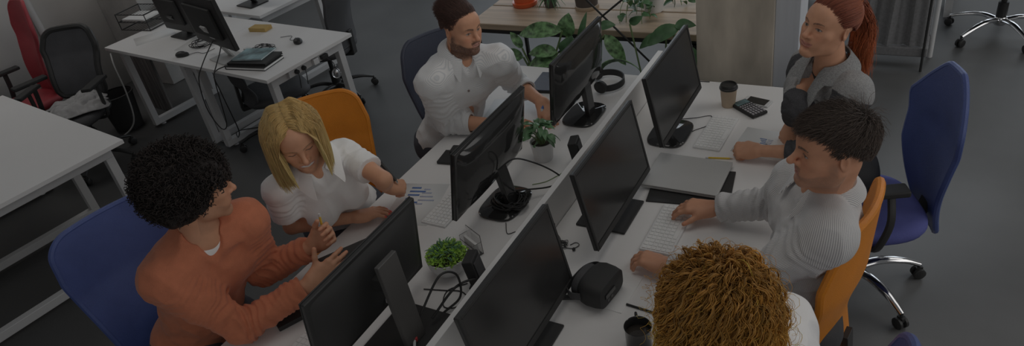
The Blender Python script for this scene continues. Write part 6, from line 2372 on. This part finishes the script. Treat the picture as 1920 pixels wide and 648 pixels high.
# ---------------------------------------------------------------- shelf, plants and the far right
def background():
    t = thing('plant_shelf', 'low shelf of thick pine planks on a black metal frame behind the bearded person', 'shelf', (-1.85, 3.95, 0))
    mb = MB()
    for k, y in enumerate((-0.155, 0.16)):
        mb.box((0.0, y, 0.765), (1.50, 0.305, 0.04))
    mb.build('plank_top', M_WOOD, t, bev=0.005)
    mb = MB()
    for y in (-0.30, 0.30):
        mb.bar((-0.75, y, 0.735), (0.75, y, 0.735), 0.022, 0.022)
        mb.bar((-0.75, y, 0.06), (0.75, y, 0.06), 0.022, 0.022)
        for x in (-0.70, 0.74):
            mb.bar((x, y, 0.0), (x, y, 0.735), 0.022, 0.022, up=(1, 0, 0))
    for x in (-0.70, 0.74):
        mb.bar((x, -0.3, 0.725), (x, 0.3, 0.725), 0.022, 0.022)
    mb.build('shelf_frame', M_BLACK, t)
    mb = MB()
    mb.tube([(0.04, -0.325, 1.05), (0.73, -0.325, 0.36)], 0.006, 8)
    mb.tube([(0.42, -0.333, 1.05), (-0.74, -0.333, 0.13)], 0.006, 8)
    mb.build('cross_brace', M_BLACK, t)
    # pots on the shelf
    def pot(name, label, c, prof, m, parts=()):
        t = thing(name, label, 'plant', c)
        mb = MB(); mb.lathe((0, 0, 0), prof, 36); mb.build('pot', m, t)
        return t
    g = np.random.default_rng(31)
    zt = 0.785
    t = pot('potted_plant', 'orange glazed pot standing on the pine shelf', (-2.356, 3.98, zt), [(0.001, 0), (0.075, 0), (0.082, 0.006), (0.086, 0.03), (0.080, 0.032), (0.070, 0.032), (0.085, 0.15), (0.078, 0.15), (0.07, 0.13), (0.001, 0.13)], M_TERRA)
    mb = MB()
    for i in range(30):
        a = g.uniform(0, 6.28)
        leaf(mb, (0.03 * math.cos(a), 0.03 * math.sin(a), 0.13), (0.12 * math.cos(a), 0.12 * math.sin(a), 0.13 + g.uniform(0.05, 0.25)), 0.03, 0.2)
    mb.build('foliage', M_GREEN, t)
    t = pot('potted_plant', 'spiky little plant on the shelf between the orange and the brown pot', (-2.159, 3.969, zt), [(0.001, 0), (0.035, 0), (0.045, 0.07), (0.040, 0.07), (0.001, 0.06)], M_BRPOT)
    mb = MB()
    for i in range(70):
        a, e = g.uniform(0, 6.28), g.uniform(-0.2, 0.9)
        L = g.uniform(0.06, 0.11)
        leaf(mb, (0.01 * math.cos(a), 0.01 * math.sin(a), 0.06), (L * math.cos(a) * math.cos(e), L * math.sin(a) * math.cos(e), 0.06 + L * math.sin(e)), 0.008, 0.6, n=5)
    mb.build('foliage', M_FERN, t)
    t = pot('potted_plant', 'dark brown pot on a light wooden saucer on the shelf', (-1.90, 3.97, zt), [(0.001, 0.022), (0.070, 0.022), (0.080, 0.15), (0.074, 0.15), (0.068, 0.13), (0.001, 0.13)], M_BRPOT)
    mb = MB(); mb.lathe((0, 0, 0), [(0.001, 0), (0.074, 0), (0.077, 0.004), (0.077, 0.022), (0.070, 0.024), (0.001, 0.022)], 32); mb.build('saucer', M_LTWOOD, t)
    mb = MB()
    for i in range(26):
        a = g.uniform(0, 6.28)
        leaf(mb, (0.03 * math.cos(a), 0.03 * math.sin(a), 0.13), (0.10 * math.cos(a), 0.10 * math.sin(a), 0.13 + g.uniform(0.08, 0.28)), 0.03, 0.1)
    mb.build('foliage', M_GREEN, t)
    t = pot('trailing_plant', 'trailing heart leafed plant in a white pot on the shelf', (-1.452, 3.96, zt), [(0.001, 0), (0.050, 0), (0.056, 0.006), (0.064, 0.12), (0.058, 0.12), (0.054, 0.10), (0.001, 0.10)], M_WCER)
    mb, ms = MB(), MB()
    for k in range(13):
        a = g.uniform(2.6, 5.6) if k < 8 else g.uniform(0, 6.28)
        r_ = g.uniform(0.10, 0.24)
        P = spline([(0.02 * math.cos(a), 0.02 * math.sin(a), 0.10), (0.5 * r_ * math.cos(a), 0.5 * r_ * math.sin(a), 0.17), (r_ * math.cos(a), r_ * math.sin(a), 0.10), (1.12 * r_ * math.cos(a), 1.12 * r_ * math.sin(a), 0.02 if r_ * abs(math.sin(a)) < 0.17 else -0.10)], 14)
        ms.tube(P, 0.002, 5)
        for i in range(2, 14, 2):
            d = g.normal(0, 1, 3); d[2] = -abs(d[2]) * 0.4
            d = nrm(d)
            leaf(mb, P[i], P[i] + d * g.uniform(0.045, 0.07), g.uniform(0.035, 0.05), 0.25, A(0, 0, 1) + g.normal(0, 0.3, 3))
    mb.build('foliage', M_GREEN, t)
    ms.build('stems', M_STEM, t)
    # dumb cane on the floor behind the desk
    t = thing('dumb_cane', 'large variegated leafy plant in a floor pot under the shelf', 'plant', (-2.02, 3.50, 0))
    mb = MB(); mb.lathe((0, 0, 0), [(0.001, 0), (0.10, 0), (0.13, 0.24), (0.135, 0.25), (0.12, 0.25), (0.115, 0.21), (0.001, 0.21)], 36); mb.build('pot', M_BRPOT, t)
    mb, ms, md = MB(), MB(), MB()
    L = [  # base, tip (relative), width, normal, variegated
        ((0.17, 0.0, 0.83), (-0.13, 0.0, 0.80), 0.10, (0.05, -0.75, 0.66), 1),
        ((-0.12, 0.0, 0.70), (-0.20, 0.02, 0.80), 0.055, (0.6, -0.7, 0.2), 1),
        ((0.18, 0.03, 0.78), (0.20, 0.05, 0.93), 0.11, (0.15, -0.9, 0.4), 1),
        ((0.20, -0.02, 0.68), (0.24, -0.02, 0.82), 0.12, (0.1, -0.8, 0.5), 0),
        ((0.13, -0.02, 0.70), (-0.05, -0.05, 0.70), 0.085, (0.0, -0.7, 0.7), 1),
        ((0.15, -0.03, 0.66), (-0.06, -0.06, 0.62), 0.10, (0.0, -0.7, 0.7), 1),
        ((0.12, -0.05, 0.60), (-0.04, -0.10, 0.56), 0.08, (0.0, -0.7, 0.7), 0),
        ((0.20, -0.05, 0.62), (0.12, -0.12, 0.54), 0.10, (0.1, -0.7, 0.6), 0),
        ((-0.12, 0.0, 0.64), (-0.30, 0.0, 0.62), 0.10, (0.0, -0.6, 0.8), 1),
        ((-0.10, -0.02, 0.56), (-0.24, -0.04, 0.50), 0.09, (0.0, -0.6, 0.8), 0),
        ((0.28, 0.02, 0.74), (0.40, 0.02, 0.92), 0.045, (0.3, -0.8, 0.4), 0),
        ((0.26, 0.02, 0.74), (0.32, 0.04, 0.95), 0.040, (0.3, -0.8, 0.4), 0),
        ((0.44, 0.0, 0.82), (0.56, -0.02, 0.66), 0.085, (0.3, -0.8, 0.5), 1),
        ((0.40, 0.0, 0.86), (0.50, 0.02, 0.88), 0.06, (0.0, -0.7, 0.8), 0),
        ((0.24, 0.04, 0.56), (0.34, 0.08, 0.48), 0.08, (0.2, -0.6, 0.6), 1)]
    for b, tp, w, nn, vr in L:
        leaf(mb if vr else md, b, tp, w, 0.05, nn, n=11)
        ms.tube(spline([(0.02 * b[0], 0.02 * b[1], 0.20), (b[0] * 0.35, b[1] * 0.35, 0.20 + (b[2] - 0.2) * 0.55), b], 10), 0.006, 6)
    mb.build('variegated_leaves', M_VARI, t)
    md.build('dark_leaves', M_GREEN, t)
    ms.build('stems', M_STEM, t)
    # plants nearer the pillar
    t = thing('leafy_plant', 'dark leafed plant between the far monitors and the pillar', 'plant', (-1.30, 3.58, 0))
    mb = MB(); mb.lathe((0, 0, 0), [(0.001, 0), (0.09, 0), (0.11, 0.22), (0.10, 0.22), (0.09, 0.19), (0.001, 0.19)], 32); mb.build('pot', M_BRPOT, t)
    mb, ms = MB(), MB()
    for b, tp, w, nn in (((0.13, 0, 0.85), (-0.06, -0.02, 0.76), 0.095, (0, -0.7, 0.7)), ((0.05, 0.0, 0.80), (-0.12, 0.02, 0.72), 0.07, (0, -0.7, 0.7)), ((0.10, 0, 0.86), (0.22, 0.0, 0.88), 0.06, (0, -0.7, 0.7)),
                         ((0.16, -0.02, 0.76), (0.24, -0.04, 0.60), 0.10, (0.2, -0.8, 0.3)), ((0.16, -0.03, 0.62), (0.25, -0.05, 0.46), 0.09, (0.3, -0.8, 0.3)), ((-0.16, 0.0, 0.86), (-0.08, 0.0, 0.92), 0.05, (0.2, -0.9, 0.2))):
        leaf(mb, b, tp, w, 0.1, nn, n=11)
        ms.tube(spline([(0, 0, 0.18), (b[0] * 0.4, b[1] * 0.4, 0.3), b], 10), 0.005, 6)
    mb.build('foliage', M_GREEN, t)
    ms.build('stems', M_STEM, t)
    t = thing('snake_plant', 'arching snake plant leaf in a pot behind the headphones', 'plant', (-1.62, 3.40, 0))
    mb = MB(); mb.lathe((0, 0, 0), [(0.001, 0), (0.08, 0), (0.10, 0.25), (0.09, 0.25), (0.08, 0.22), (0.001, 0.22)], 32); mb.build('pot', M_BRPOT, t)
    mb = MB()
    Pm = spline([(0.0, 0, 0.22), (0.0, 0.0, 0.48), (0.04, 0.0, 0.66), (0.15, 0.0, 0.72), (0.26, -0.01, 0.69), (0.33, -0.02, 0.60)], 26)
    wd = np.interp(np.linspace(0, 1, 26), [0, 0.7, 1], [0.026, 0.022, 0.002])
    mb.grid(np.stack([Pm + np.outer(wd, (0, -0.75, 0.65)) * k for k in (-1, -0.5, 0, 0.5, 1)], 1), 0.004)
    mb.build('arching_leaf', M_VARI, t)
    mb = MB()
    for a in (0.4, 1.9, 3.1, 4.4):
        leaf(mb, (0.02 * math.cos(a), 0.02 * math.sin(a), 0.22), (0.09 * math.cos(a), 0.09 * math.sin(a), 0.50), 0.05, 0.0, (math.cos(a), math.sin(a), 0.1))
    mb.build('upright_leaves', M_GREEN, t)
    # covered rack at the far right
    t = thing('fabric_rack', 'grey felt covered trolley standing behind the red ponytail', 'trolley', (-0.18, 5.16, 0))
    mb = MB()
    n = 40
    xs = np.linspace(-0.24, 0.20, n)
    G = np.zeros((n, 12, 3))
    for i, x in enumerate(xs):
        for j, z in enumerate(np.linspace(0.17, 1.35, 12)):
            G[i, j] = (x + 0.05 * (z - 0.17) * (1 if x < 0 else 0), -0.13 + 0.015 * math.sin(x * 38) + 0.010 * math.sin(x * 90 + 2), z)
    mb.grid(G, 0.006); mb.build('felt_cover', M_GREYFAB, t)
    mb = MB(); mb.box((-0.02, -0.03, 0.13), (0.46, 0.24, 0.07)); mb.build('tray', M_GREYFAB, t, bev=0.012)
    mb = MB(); mb.tube([(0.225, 0.08, 0.0), (0.225, 0.08, 1.5)], 0.018, 12); mb.build('white_post', M_FRAME, t)
    mb = MB(); mb.tube([(0.185, -0.16, 0.0), (0.185, -0.16, 1.5)], 0.008, 8); mb.tube([(-0.27, -0.16, 0.0), (-0.22, -0.16, 1.5)], 0.008, 8); mb.box((-0.02, 0.05, 0.05), (0.40, 0.02, 0.02)); mb.build('black_frame', M_BLACK, t)
    t = thing('office_desk', 'white desk frame behind the felt covered trolley', 'desk', (-0.35, 6.15, 0))
    mb = MB(); o_frame(mb, (0.47, -0.25), (0.47, 0.45), 0.70); mb.build('leg_frame', M_FRAME, t, bev=0.003)
    mb = MB(); o_frame(mb, (-0.60, -0.25), (-0.60, 0.45), 0.70); mb.build('leg_frame', M_FRAME, t, bev=0.003)
    mb = MB(); mb.bar((-0.6, 0.1, 0.12), (0.47, 0.1, 0.12), 0.04, 0.04); mb.build('cross_rail', M_FRAME, t)
    mb = MB(); mb.box((-0.07, 0.10, 0.715), (1.20, 0.80, 0.025)); mb.build('desktop', M_WHITE, t, bev=0.002)


room()
bench()
left_side()
background()
chairs()
monitors()
desk_items()
cast()

# repeats that belong together
for o in [o for o in COL.objects if o.parent is None and 'label' in o]:
    k = o.name.split('.')[0]
    x = o.location.x
    if k == 'office_chair':
        o['group'] = 'office chairs around the two long desks' if -3 < x < 0.2 else 'office chairs elsewhere in the room'
    elif k == 'monitor':
        o['group'] = 'monitors on the two long desks' if x > -3 else 'old monitors on the left side desks'
    elif k == 'office_desk':
        o['group'] = 'the two long desks' if -2.2 < x < -0.6 and o.location.y < 3 else 'white desks elsewhere in the room'
    elif k == 'keyboard':
        o['group'] = 'white keyboards on the long desks'
    elif k == 'paper_sheet':
        o['group'] = 'white paper sheets'
    elif k == 'chart_paper':
        o['group'] = 'sheets with blue bar charts'
    elif k == 'cable':
        o['group'] = 'loose cables'
    elif k == 'cable_tangle':
        o['group'] = 'tangled cables'
    elif k == 'computer_mouse':
        o['group'] = 'black computer mice on the cluttered desk'
    elif k == 'person':
        o['group'] = 'people at the two long desks'
    elif k in ('potted_plant', 'trailing_plant') and o.location.y > 3:
        o['group'] = 'potted plants on the pine shelf'
